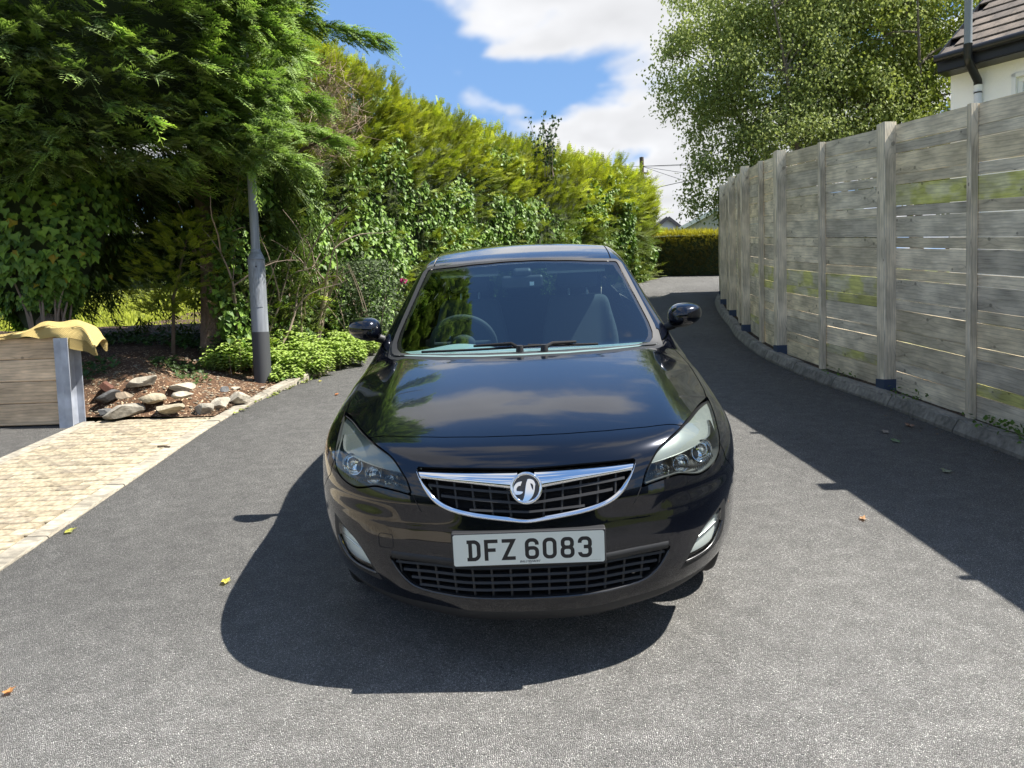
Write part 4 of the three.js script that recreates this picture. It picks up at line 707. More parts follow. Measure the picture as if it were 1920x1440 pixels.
// ---------- timber fence on the right ----------
{
  const fx = (d) => kerbR(d) + 0.085 + 0.10 * ss(9.5, 7.5, d) * 0.3;             // road face of the posts
  const R = rngOf(52), base = UP(fx(6.68), 6.68, 0.1);
  const fence = thing('timber_fence', 'tall weathered grey fence of horizontal boards and square posts along the dark kerb', 'fence', base);
  const posts = [[0.5, 0], [1.8, 1], [3.1, 0], [4.40, 1], [5.70, 0], [6.84, 1], [8.02, 0], [9.12, 1], [10.1, 0], [11.25, 1], [12.3, 0], [13.4, 1], [14.5, 0], [15.6, 1], [16.7, 0], [17.8, 1], [18.9, 0], [20.0, 1]];
  const H = 2.34, y0 = 0.10;
  const dirAt = (d) => UP(fx(d + 0.1), d + 0.1).sub(UP(fx(d - 0.1), d - 0.1)).normalize();
  const outAt = (d) => { const t = dirAt(d); return V3(-t.z, 0, t.x).normalize(); };      // away from the road
  posts.forEach(([d, thick], i) => {
    const t = dirAt(d), o = outAt(d), a = thick ? 0.062 : 0.024, dep = thick ? 0.115 : 0.062, y = thick ? 0.05 : 0.04, hgt = thick ? H + 0.075 : H + 0.06, th = V3(t.x, 0, t.z).normalize();
    const c = UP(fx(d) + (thick ? 0 : 0.045), d, y), lean = (R() - 0.5) * 0.012;
    const cor = (s, q, h) => c.clone().addScaledVector(th, s * a + lean * h).addScaledVector(o, q).add(V3(0, h, 0));
    const m = 0.008, ring = (h, k) => [[-a + k, 0], [-a, k], [-a, dep], [a, dep], [a, k], [a - k, 0]].map(([s, q]) => cor(s / a, q, h));
    const r0 = ring(0, m), r1 = ring(hgt, m), p = [], uv = [], idx = [], off = R() * 0.1;
    for (let k = 0; k < 6; k++) { const q = [r0[k], r0[(k + 1) % 6], r1[(k + 1) % 6], r1[k]], f = p.length / 3, w = q[0].distanceTo(q[1]); q.forEach((v) => p.push(v.x, v.y, v.z)); uv.push(off, k * 0.13, off, k * 0.13 + w, off + hgt, k * 0.13 + w, off + hgt, k * 0.13); idx.push(f, f + 2, f + 1, f, f + 3, f + 2); }
    { const f = p.length / 3; r1.forEach((v, k) => { p.push(v.x, v.y, v.z); uv.push(k * 0.02, off); }); for (let k = 1; k < 5; k++) idx.push(f, f + k + 1, f + k); }
    const g = new THREE.BufferGeometry(); g.setAttribute('position', new THREE.Float32BufferAttribute(p, 3)); g.setAttribute('uv', new THREE.Float32BufferAttribute(uv, 2)); g.setIndex(idx); const q = g.toNonIndexed(); q.computeVertexNormals();
    const post = wpart('post', q, M.post[i % 2], fence);
    if (thick) { const e = 0.006, k = [[-1, 0 - e], [1, 0 - e], [1, dep + e], [-1, dep + e]], cc = (s, qq, h) => c.clone().addScaledVector(th, s * (a + e)).addScaledVector(o, qq).add(V3(0, h, 0)); wpart('post_wrap', block([...k.map(([s, qq]) => cc(s, qq, -0.05)), ...k.map(([s, qq]) => cc(s, qq, 0.135))]), M.wrap ?? (M.wrap = std(0.035, 0.055, 0.10, 0.7)), post); }
  });
  const rows = []; { let y = H, wide = true, k = 0; while (y > 0.1) { const h = k === 0 ? 0.155 : wide ? 0.178 : 0.086; rows.push([y - h, y, wide]); y -= h + 0.0055; wide = !wide; k++; } }
  for (let b = 0; b < posts.length - 1; b++) {
    const d0 = posts[b][0], d1 = posts[b + 1][0], n0 = outAt(d0), n1 = outAt(d1), e = 0.003;
    rows.forEach(([ya, yb, wide], r) => {
      const wob = () => (R() - 0.5) * 0.007, th = 0.019 + R() * 0.004, inset = (posts[b][1] ? 0.112 : 0.112) + (R() - 0.5) * 0.006;
      const A = UP(fx(d0), d0, y0).addScaledVector(n0, inset), B = UP(fx(d1), d1, y0).addScaledVector(n1, inset), t = B.clone().sub(A).normalize(); A.addScaledVector(t, e); B.addScaledVector(t, -e);
      const bow = wob(), cor = (P, n, y, q) => P.clone().addScaledVector(n, q).add(V3(0, y, 0)), w0 = wob() * 0.6, w1 = wob() * 0.6;
      const P = [cor(B, n1, ya + w1, 0), cor(A, n0, ya + w0, 0), cor(A, n0, yb + w0, 0), cor(B, n1, yb + w1, 0), cor(B, n1, ya + w1, th), cor(A, n0, ya + w0, th), cor(A, n0, yb + w0, th), cor(B, n1, yb + w1, th)];
      const green = (r === 4 && (b === 3 || b === 4)) || (r === 10 && b > 4 && b < 11) || (r === 11 && b > 4 && R() < 0.4) || (r > 14 && R() < 0.3);
      const mat = green ? M.fenceGreen[r === 4 ? 2 : Math.floor(R() * 2)] : M.fence[Math.floor(R() * 5)];
      wpart('board', block(P, 1, [R() * 1.25, R() * 0.45]), mat, fence);
    });
  }
}
// ---------- sleeper wall, steel post ----------
{
  const w = thing('sleeper_wall', 'low retaining wall of four stacked timber sleepers held by a grey steel post', 'wall', W(-5.1, 0, 6.9));
  const R = rngOf(5);
  for (let i = 0; i < 4; i++) { const L = 2.3, g = bevelBlock(L, 0.196, 0.10, 0.006, 1, [1.3 + R() * 0.15, 0.02 + R() * 0.4]); const p = UP(-4.04 - L / 2, 6.90 + (R() - 0.5) * 0.008, 0.012 + i * 0.2); g.rotateY((R() - 0.5) * 0.004); g.translate(p.x, p.y, p.z); wpart('sleeper', g, M.sleeper[i === 0 ? 1 : Math.floor(R() * 2)], w); }
  const s = new THREE.Shape(), b = 0.062, hh = 0.105, tf = 0.010, tw = 0.005; s.moveTo(-b, -hh); s.lineTo(b, -hh); s.lineTo(b, -hh + tf); s.lineTo(tw, -hh + tf + 0.006); s.lineTo(tw, hh - tf - 0.006); s.lineTo(b, hh - tf); s.lineTo(b, hh); s.lineTo(-b, hh); s.lineTo(-b, hh - tf); s.lineTo(-tw, hh - tf - 0.006); s.lineTo(-tw, -hh + tf + 0.006); s.lineTo(-b, -hh + tf); s.closePath();
  const g = new THREE.ExtrudeGeometry(s, { depth: 0.86, bevelEnabled: false }).rotateX(-Math.PI / 2); const p = UP(-4.02, 6.86, -0.06); g.translate(p.x, p.y, p.z); wpart('steel_post', g, M.galv, w);
}
// ---------- lamp post ----------
{
  const b = UP(-2.83, 8.62, 0), l = thing('lamp_post', 'grey steel lamp post with a black painted foot rising into the conifer', 'lamp post', b), f = soilH(-2.83, 8.62) - 0.06;
  const lathe = (pts) => new THREE.LatheGeometry(pts.map(([r, y]) => new THREE.Vector2(r, y)), 32);
  part('foot', lathe([[0.097, f], [0.097, 0.60], [0.094, 0.604]]), M.lampDark, l);
  part('base_section', lathe([[0.0925, 0.602], [0.0925, 1.40], [0.089, 1.43], [0.078, 1.46], [0.060, 1.50], [0.052, 1.525], [0.050, 1.53]]), M.lampGrey, l);
  part('column', lathe([[0.0495, 1.525], [0.046, 2.6], [0.040, 4.4], [0.038, 5.0], [0.001, 5.01]]), M.lampGrey, l);
  part('collar', new THREE.TorusGeometry(0.091, 0.006, 8, 32).rotateX(Math.PI / 2).translate(0, 1.415, 0), M.lampGrey, l);
  const door = new THREE.CylinderGeometry(0.0965, 0.0965, 0.50, 14, 1, false, -0.55, 1.1).translate(0, 1.13, 0); door.rotateY(0.25); const d = part('access_door', door, M.lampGrey, l);
  part('lock', new THREE.CylinderGeometry(0.010, 0.010, 0.01, 10).rotateX(Math.PI / 2).translate(0.024, 1.33, 0.095), M.lampDark, d);
}
// ---------- white house behind the fence ----------
{
  const corner = V3(7.2, 0, -12.47), ang = Math.atan2(-0.785, 0.62);                       // local x runs along the wall towards the camera's right
  const gy = terrainY(12.47), h = thing('house', 'white rendered house with brown tiled roof and black gutter behind the fence', 'house', V3(corner.x, gy, corner.z)); h.rotation.y = ang; // local z points out of the wall
  const eave = 5.42 - gy, L = 7, D = 6.4, wallMat = std(0.93, 0.925, 0.90, 0.9, { bumpMap: concBump, bumpScale: 0.004 });
  const fasc = std(0.012, 0.012, 0.014, 0.4), tileMats = [std(0.36, 0.30, 0.265, 0.9, { map: concMap }), std(0.45, 0.375, 0.33, 0.9, { map: concMap }), std(0.29, 0.245, 0.225, 0.9, { map: concMap })];
  const wx = 0.93, wy = eave - 1.45, ww = 1.1, wh = 1.12;
  const shp = new THREE.Shape(); shp.moveTo(0, -0.5); shp.lineTo(L, -0.5); shp.lineTo(L, eave + 0.1); shp.lineTo(0, eave + 0.1); shp.closePath();
  const hole = new THREE.Path(); hole.moveTo(wx, wy); hole.lineTo(wx, wy + wh); hole.lineTo(wx + ww, wy + wh); hole.lineTo(wx + ww, wy); hole.closePath(); shp.holes.push(hole);
  part('wall', new THREE.ExtrudeGeometry(shp, { depth: 0.25, bevelEnabled: false }).translate(0, 0, -0.25), wallMat, h);
  const pitch = 36 * RAD, rise = (D / 2) * Math.tan(pitch);
  const gab = new THREE.Shape(); gab.moveTo(-D, -0.5); gab.lineTo(-0.252, -0.5); gab.lineTo(-0.252, eave - 0.1); gab.lineTo(-D / 2, eave + rise - 0.16); gab.lineTo(-D, eave - 0.1); gab.closePath();
  for (const x of [0.0, L - 0.25]) part('gable_wall', new THREE.ExtrudeGeometry(gab, { depth: 0.25, bevelEnabled: false }).rotateY(-Math.PI / 2).translate(x + 0.25, 0, 0), wallMat, h);
  part('rear_wall', new THREE.BoxGeometry(L - 0.5, eave + 0.5, 0.25).translate(L / 2, eave / 2 - 0.25, -D + 0.125), wallMat, h);
  const win = new THREE.Group(); win.name = 'window'; h.add(win); win.position.set(wx, wy, -0.09);
  const upvc = std(0.80, 0.81, 0.82, 0.35), fr = 0.07;
  part('frame', join([bevelBlock(ww, fr, 0.07, 0.006).translate(ww / 2, 0, 0), bevelBlock(ww, fr, 0.07, 0.006).translate(ww / 2, wh - fr, 0), bevelBlock(wh - 2 * fr, fr, 0.07, 0.006).rotateZ(Math.PI / 2).translate(fr, wh / 2, 0), bevelBlock(wh - 2 * fr, fr, 0.07, 0.006).rotateZ(Math.PI / 2).translate(ww, wh / 2, 0), bevelBlock(wh - 2 * fr, 0.06, 0.07, 0.006).rotateZ(Math.PI / 2).translate(ww / 2, wh / 2, 0)]), upvc, win);
  part('pane', new THREE.BoxGeometry(ww - 2 * fr, wh - 2 * fr, 0.012).translate(ww / 2, wh / 2, -0.01), phys(0.55, 0.62, 0.68, 0.03, { transmission: 0.0, specularIntensity: 1, metalness: 0.25 }), win);
  part('blind', new THREE.BoxGeometry(ww - 0.1, wh - 0.1, 0.01).translate(ww / 2, wh / 2, -0.08), std(0.6, 0.62, 0.64, 0.9), win);
  part('sill', bevelBlock(ww + 0.1, 0.05, 0.2, 0.01).translate(ww / 2, -0.055, 0.09), upvc, win);
  part('reveal', join([bevelBlock(wh + 0.12, 0.06, 0.03, 0.004).rotateZ(Math.PI / 2).translate(-0.002, wh / 2, 0.095), bevelBlock(wh + 0.12, 0.06, 0.03, 0.004).rotateZ(Math.PI / 2).translate(ww + 0.062, wh / 2, 0.095), bevelBlock(ww + 0.12, 0.06, 0.03, 0.004).translate(ww / 2, wh + 0.002, 0.095)]), upvc, win).name = 'surround';
  const over = 0.32, vx = -0.06;
  part('soffit', new THREE.BoxGeometry(L + 0.12, 0.02, over).translate(L / 2, eave - 0.055, over / 2 + 0.003), fasc, h);
  part('fascia', new THREE.BoxGeometry(L + 0.12, 0.17, 0.022).translate(L / 2, eave + 0.035, over + 0.012), fasc, h);
  const gut = new THREE.CylinderGeometry(0.062, 0.062, L + 0.14, 16, 1, true, -Math.PI / 2, Math.PI).rotateZ(Math.PI / 2); gut.translate(L / 2, eave + 0.14, over + 0.088); part('gutter', gut, fasc, h);
  // roof: one tile after another on the near slope
  const roof = new THREE.Group(); roof.name = 'roof'; h.add(roof);
  const slopeL = (D / 2 + over) / Math.cos(pitch), ey = eave + 0.17 - over * Math.tan(pitch) + 0.235, dir = V3(0, Math.sin(pitch), -Math.cos(pitch)), nrm = V3(0, Math.cos(pitch), Math.sin(pitch));
  const deck = (sgn) => { const a = V3(vx, ey - 0.045, over + 0.0), bb = V3(L + 0.22, ey - 0.045, over + 0.0), up = dir.clone().multiplyScalar(slopeL); const A = a, B = bb, Cc = bb.clone().add(up), Dd = a.clone().add(up); const g = block([A, B, Cc, Dd, ...[A, B, Cc, Dd].map((v) => v.clone().addScaledVector(nrm, -0.03))]); if (sgn < 0) { g.translate(0, 0, D / 2); g.rotateY(Math.PI); g.translate(L, 0, -D / 2); } return g; };
  part('deck', deck(1), fasc, roof); part('far_slope', deck(-1), tileMats[0], roof);
  const R = rngOf(9), gauge = 0.335, tw = 0.30, tile = (() => { const g = bevelBlock(tw - 0.006, 0.028, gauge + 0.06, 0.007, 1, [0, 0]); g.translate(0, 0, -(gauge + 0.06) / 2); return g; })(), join2 = [];
  for (let r = 0; r < Math.floor(slopeL / gauge) + 1; r++) for (let c = 0; c < 25; c++) {
    const x = vx + (c + (r % 2 ? 0.5 : 0)) * tw + tw / 2; if (x > L + 0.2) continue;
    const p = V3(x, ey, over + 0.05).addScaledVector(dir, r * gauge).addScaledVector(nrm, -0.02 + (R() - 0.5) * 0.004), rot = new THREE.Euler(pitch - 0.07 + (R() - 0.5) * 0.008, 0, (R() - 0.5) * 0.012), mt = tileMats[Math.floor(R() * 3)];
    if (c < 9) { const o = part('roof_tile', tile, mt, roof); o.position.copy(p); o.rotation.copy(rot); } else join2.push(tile.clone().applyMatrix4(new THREE.Matrix4().compose(p, new THREE.Quaternion().setFromEuler(rot), V3(1, 1, 1))));
  }
  part('outlying_tiles', join(join2), tileMats[0], roof).userData.kind = 'stuff';
  const ver = dir.clone().multiplyScalar(slopeL - 0.1); { const a = V3(vx - 0.022, ey - 0.10, over + 0.02), q = [a, a.clone().add(V3(0.02, 0, 0)), a.clone().add(V3(0.02, 0.13, 0)), a.clone().add(V3(0, 0.13, 0))]; part('verge_board', block([...q, ...q.map((v) => v.clone().add(ver))]), fasc, h); }
  part('ridge_tiles', tube([V3(vx, ey + ver.y + 0.06, over + ver.z), V3(L + 0.2, ey + ver.y + 0.06, over + ver.z)], 0.11, 12), tileMats[2], roof).name = 'ridge';
  // soil pipe: white below, a black swan-neck round the gutter, grey above
  const px = 0.43, pipe = new THREE.Group(); pipe.name = 'soil_pipe'; h.add(pipe);
  part('lower_pipe', tube([V3(px, -0.4, 0.075), V3(px, eave - 0.34, 0.075)], 0.056, 20), std(0.62, 0.65, 0.72, 0.5), pipe);
  part('pipe_collar', tube([V3(px, eave - 0.42, 0.075), V3(px, eave - 0.33, 0.075)], 0.062, 20), std(0.78, 0.79, 0.80, 0.5), pipe);
  part('seal_ring', tube([V3(px, eave - 0.455, 0.075), V3(px, eave - 0.435, 0.075)], 0.0595, 20), fasc, pipe);
  part('swan_neck', tube([V3(px, eave - 0.335, 0.075), V3(px, eave - 0.26, 0.085), V3(px, eave - 0.06, 0.40), V3(px, eave + 0.02, 0.455), V3(px, eave + 0.22, 0.46)], [0.061, 0.06, 0.06, 0.06, 0.063], 20), fasc, pipe);
  part('vent_pipe', tube([V3(px, eave + 0.20, 0.46), V3(px, eave + 0.92, 0.46)], 0.056, 20), std(0.20, 0.225, 0.24, 0.5), pipe);
}
// ---------- houses beyond the far hedge ----------
function farHouse(label, pos, turn, w, len, eave, pitch, wallC, roofC, chim) { // gable end faces local +z
  const h = thing('bungalow', label, 'house', pos); h.rotation.y = turn;
  const rise = (w / 2) * Math.tan(pitch), s = new THREE.Shape(); s.moveTo(-w / 2, -0.5); s.lineTo(w / 2, -0.5); s.lineTo(w / 2, eave); s.lineTo(0, eave + rise); s.lineTo(-w / 2, eave); s.closePath();
  part('wall', new THREE.ExtrudeGeometry(s, { depth: len, bevelEnabled: false }).translate(0, 0, -len), wallC, h);
  const roof = new THREE.Group(); roof.name = 'roof'; h.add(roof);
  for (const q of [-1, 1]) { const sl = (w / 2 + 0.3) / Math.cos(pitch), g = new THREE.BoxGeometry(sl, 0.12, len + 0.5).translate(sl / 2, 0.07, -len / 2); g.rotateZ(-pitch); if (q < 0) { g.applyMatrix4(new THREE.Matrix4().makeScale(-1, 1, 1)); const id = g.index; for (let i = 0; i < id.count; i += 3) { const a = id.getX(i + 1); id.setX(i + 1, id.getX(i + 2)); id.setX(i + 2, a); } } g.translate(0, eave + rise, 0); part('roof_slope', g, roofC, roof); }
  for (const q of [-1, 1]) { const sl = (w / 2 + 0.3) / Math.cos(pitch); const g = new THREE.BoxGeometry(sl, 0.24, 0.05).translate(sl / 2, 0.03, 0.28).rotateZ(-pitch); if (q < 0) g.rotateY(0).applyMatrix4(new THREE.Matrix4().makeRotationY(Math.PI)).translate(0, 0, 0.56); g.translate(0, eave + rise, 0); part('bargeboard', g, chim ? std(0.05, 0.05, 0.055, 0.6) : std(0.62, 0.63, 0.64, 0.6), h); }
  if (chim) { const c = part('chimney', new THREE.BoxGeometry(0.7, 1.5, 0.6).translate(chim[0], eave + rise + 0.1, chim[1]), wallC, roof); part('chimney_pot', new THREE.CylinderGeometry(0.12, 0.15, 0.35, 12).translate(chim[0], eave + rise + 1.02, chim[1]), std(0.35, 0.30, 0.27, 0.8), c); part('chimney_cap', new THREE.BoxGeometry(0.82, 0.1, 0.72).translate(chim[0], eave + rise + 0.82, chim[1]), wallC, c); }
  const win = part('window', new THREE.BoxGeometry(1.3, 1.1, 0.06).translate(0, 1.6, 0.02), std(0.8, 0.8, 0.8, 0.5), h); part('pane', new THREE.BoxGeometry(1.14, 0.94, 0.03).translate(0, 1.6, 0.045), std(0.05, 0.06, 0.07, 0.1), win);
}
{
  const far = terrainY(52);
  farHouse('small white gable with white chimney above the far clipped hedge', V3(11.15, far, -54), 0.05, 5.0, 8, 2.65, 38 * RAD, std(0.55, 0.60, 0.66, 0.9), std(0.10, 0.085, 0.08, 0.9), [-1.0, -1.5]);
  farHouse('grey bungalow with a pale bargeboard beside the fence end and far hedge', V3(17.0, terrainY(48), -49), -0.25, 13.5, 9, 3.0, 25 * RAD, std(0.34, 0.34, 0.33, 0.9), std(0.16, 0.15, 0.145, 0.9), null);
}
// ---------- utility pole and its wires ----------
{
  const x = 7.85, z = -44.7, gy = terrainY(44.7), top = 11.1, p = thing('utility_pole', 'dark wooden utility pole rising behind the far end of the tall hedge', 'utility pole', V3(x, gy, z)), hgt = top - gy, wood = std(0.07, 0.055, 0.045, 0.95);
  part('pole', new THREE.CylinderGeometry(0.12, 0.17, hgt, 14).translate(0, hgt / 2, 0), wood, p);
  part('crossarm', bevelBlock(0.9, 0.10, 0.10, 0.01).rotateY(0.5).translate(0, hgt - 0.95, 0.12), wood, p);
  part('junction_box', new RoundedBoxGeometry(0.26, 0.62, 0.2, 3, 0.03).translate(-0.2, hgt - 1.15, 0.05), std(0.10, 0.09, 0.085, 0.8), p);
  for (const dx of [-0.38, 0.38]) part('insulator', new THREE.CylinderGeometry(0.04, 0.05, 0.14, 10).translate(dx * 0.88, hgt - 0.78, 0.12 - dx * 0.45), std(0.5, 0.48, 0.45, 0.4), p);
  const ends = [[14.5, 9.75, -38, 'uppermost thin wire running from the pole top to the birch'], [14.5, 9.55, -38, 'second wire from the pole, nearly level behind the birch'], [13.6, 8.1, -37, 'thin wire sloping down from the pole behind the birch'], [14.2, 6.6, -37, 'lowest of the faint wires sloping steeply from the pole'], [-14, 12.6, -52, 'wire leaving the pole over the tall hedge']];
  const wireMat = std(0.05, 0.055, 0.06, 0.8);
  for (const [ex, ey, ez, label] of ends) { const a = V3(x, top - 0.5, z), b = V3(ex, ey, ez), pts = []; for (let k = 0; k <= 12; k++) { const t = k / 12; pts.push(a.clone().lerp(b, t).add(V3(0, -1.6 * t * (1 - t) * 0.35, 0))); } solo('overhead_wire', tube(pts, 0.013, 5), wireMat, a, label, 'wire', 'wires of the utility pole'); }
  { const a = V3(5.0, 6.8, -31), b = V3(15, 9.4, -34), pts = []; for (let k = 0; k <= 12; k++) { const t = k / 12; pts.push(a.clone().lerp(b, t).add(V3(0, -0.5 * t * (1 - t), 0))); } solo('service_cable', tube(pts, 0.016, 5), wireMat, a, 'single dark cable climbing from the hedge end towards the birch', 'cable'); }
}
// ---------- plants ----------
const rv = (R, s = 1) => V3(R() - 0.5, R() - 0.5, R() - 0.5).multiplyScalar(2 * s);
const tone = (c, k) => [c[0] * k, c[1] * k, c[2] * k];
const mixc3 = (a, b, t) => [mix(a[0], b[0], t), mix(a[1], b[1], t), mix(a[2], b[2], t)];
function frond(B, p, dir, L, Wd, droop, col, R, n = 7, tipCol) { // a flat feathery spray of conifer
  const d = dir.clone().normalize(); let side = V3(0, 1, 0).cross(d); if (side.lengthSq() < 0.01) side = V3(1, 0, 0); side.normalize(); side.applyAxisAngle(d, (R() - 0.5) * 1.3); const nrm = d.clone().cross(side).normalize();
  const at = (t) => p.clone().addScaledVector(d, L * t).add(V3(0, -droop * L * t * t, 0));
  const tc = tipCol ?? col, w = Math.max(0.005, L * 0.028);
  for (let i = 0; i < n; i++) {
    const t = 0.08 + 0.88 * (i / n), q = at(t), q2 = at(t + 0.09), len = Wd * (1 - 0.72 * t) * (0.75 + 0.5 * R()), c = mixc3(col, tc, t * 0.8);
    for (const s of [-1, 1]) { const tip = q.clone().addScaledVector(d, len * 0.72).addScaledVector(side, s * len * 0.75).addScaledVector(nrm, (R() - 0.5) * len * 0.35); tip.y -= droop * len * 0.35; const mid = q.clone().lerp(tip, 0.5).addScaledVector(d, len * 0.14); B.tri(q, mid.addScaledVector(d, w), tip, c, c, mixc3(c, tc, 0.7)); const q3 = q.clone().lerp(tip, 0.55), t2 = q3.clone().addScaledVector(d, len * 0.42).addScaledVector(side, -s * len * 0.04); B.tri(q, q3.clone().addScaledVector(side, s * w * 0.6), t2, c, c, tc); }
  }
  const e = at(1.08), a = at(0.0); B.tri(a.clone().addScaledVector(side, w), e, a.clone().addScaledVector(side, -w), col, tc, col);
}
function leaf(B, p, n, tipDir, size, col, fold = 0.18, wide = 0.5) { // a folded leaf
  const u = tipDir.clone().addScaledVector(n, -tipDir.dot(n)).normalize(), s = u.clone().cross(n), tip = p.clone().addScaledVector(u, size), m = p.clone().addScaledVector(u, size * 0.36);
  const l = m.clone().addScaledVector(s, -size * wide).addScaledVector(n, fold * size), r = m.clone().addScaledVector(s, size * wide).addScaledVector(n, fold * size);
  B.tri(p, tip, l, col); B.tri(p, r, tip, col);
}
function ivy(B, p, n, R, size, col) { // a lobed leaf, facing n, its tip hanging
  const down = V3((R() - 0.5) * 0.9, -1, (R() - 0.5) * 0.9), nn = n.clone().add(rv(R, 0.45)).normalize(), u = down.addScaledVector(nn, -down.dot(nn)).normalize(), s = u.clone().cross(nn);
  const P = (a, b, c) => p.clone().addScaledVector(s, a * size).addScaledVector(u, b * size).addScaledVector(nn, c * size), c = P(0, 0.30, -0.05), k = tone(col, 0.85);
  const o = [P(0, 0.02, 0), P(-0.40, -0.06, 0.06), P(-0.52, 0.32, 0.08), P(-0.24, 0.52, 0.03), P(0, 1.0, 0), P(0.24, 0.52, 0.03), P(0.52, 0.32, 0.08), P(0.40, -0.06, 0.06)];
  for (let i = 0; i < 8; i++) B.tri(c, o[(i + 1) % 8], o[i], col, k, k);
}
function stick(B, a, b, r, col) { const d = b.clone().sub(a), s = (Math.abs(d.y) > 0.8 * d.length() ? V3(1, 0, 0) : V3(0, 1, 0)).cross(d).normalize(), t = d.clone().normalize().cross(s); for (let k = 0; k < 3; k++) { const q = (i) => s.clone().multiplyScalar(Math.cos((i * 2 * Math.PI) / 3) * r).addScaledVector(t, Math.sin((i * 2 * Math.PI) / 3) * r), u = q(k), v = q(k + 1); B.quad(a.clone().add(u), a.clone().add(v), b.clone().addScaledVector(v, 0.5), b.clone().addScaledVector(u, 0.5), col); } }
function wander(R, a, dir, len, bend, n = 6) { const pts = [a.clone()], d = dir.clone().normalize(); for (let i = 0; i < n; i++) { d.add(rv(R, bend)).normalize(); pts.push(pts[i].clone().addScaledVector(d, len / n)); } return pts; }
const taper = (a, b, n) => Array.from({ length: n }, (_, i) => mix(a, b, i / (n - 1)));
const LEAFGREEN = [0.10, 0.185, 0.026], IVYDARK = [0.054, 0.118, 0.024], IVYLIGHT = [0.205, 0.325, 0.044], CONIFER = [0.115, 0.205, 0.044], CONIFERTIP = [0.36, 0.52, 0.088], GOLD = [0.32, 0.40, 0.022], GOLDTIP = [0.60, 0.625, 0.045], OLIVE = [0.155, 0.215, 0.026];

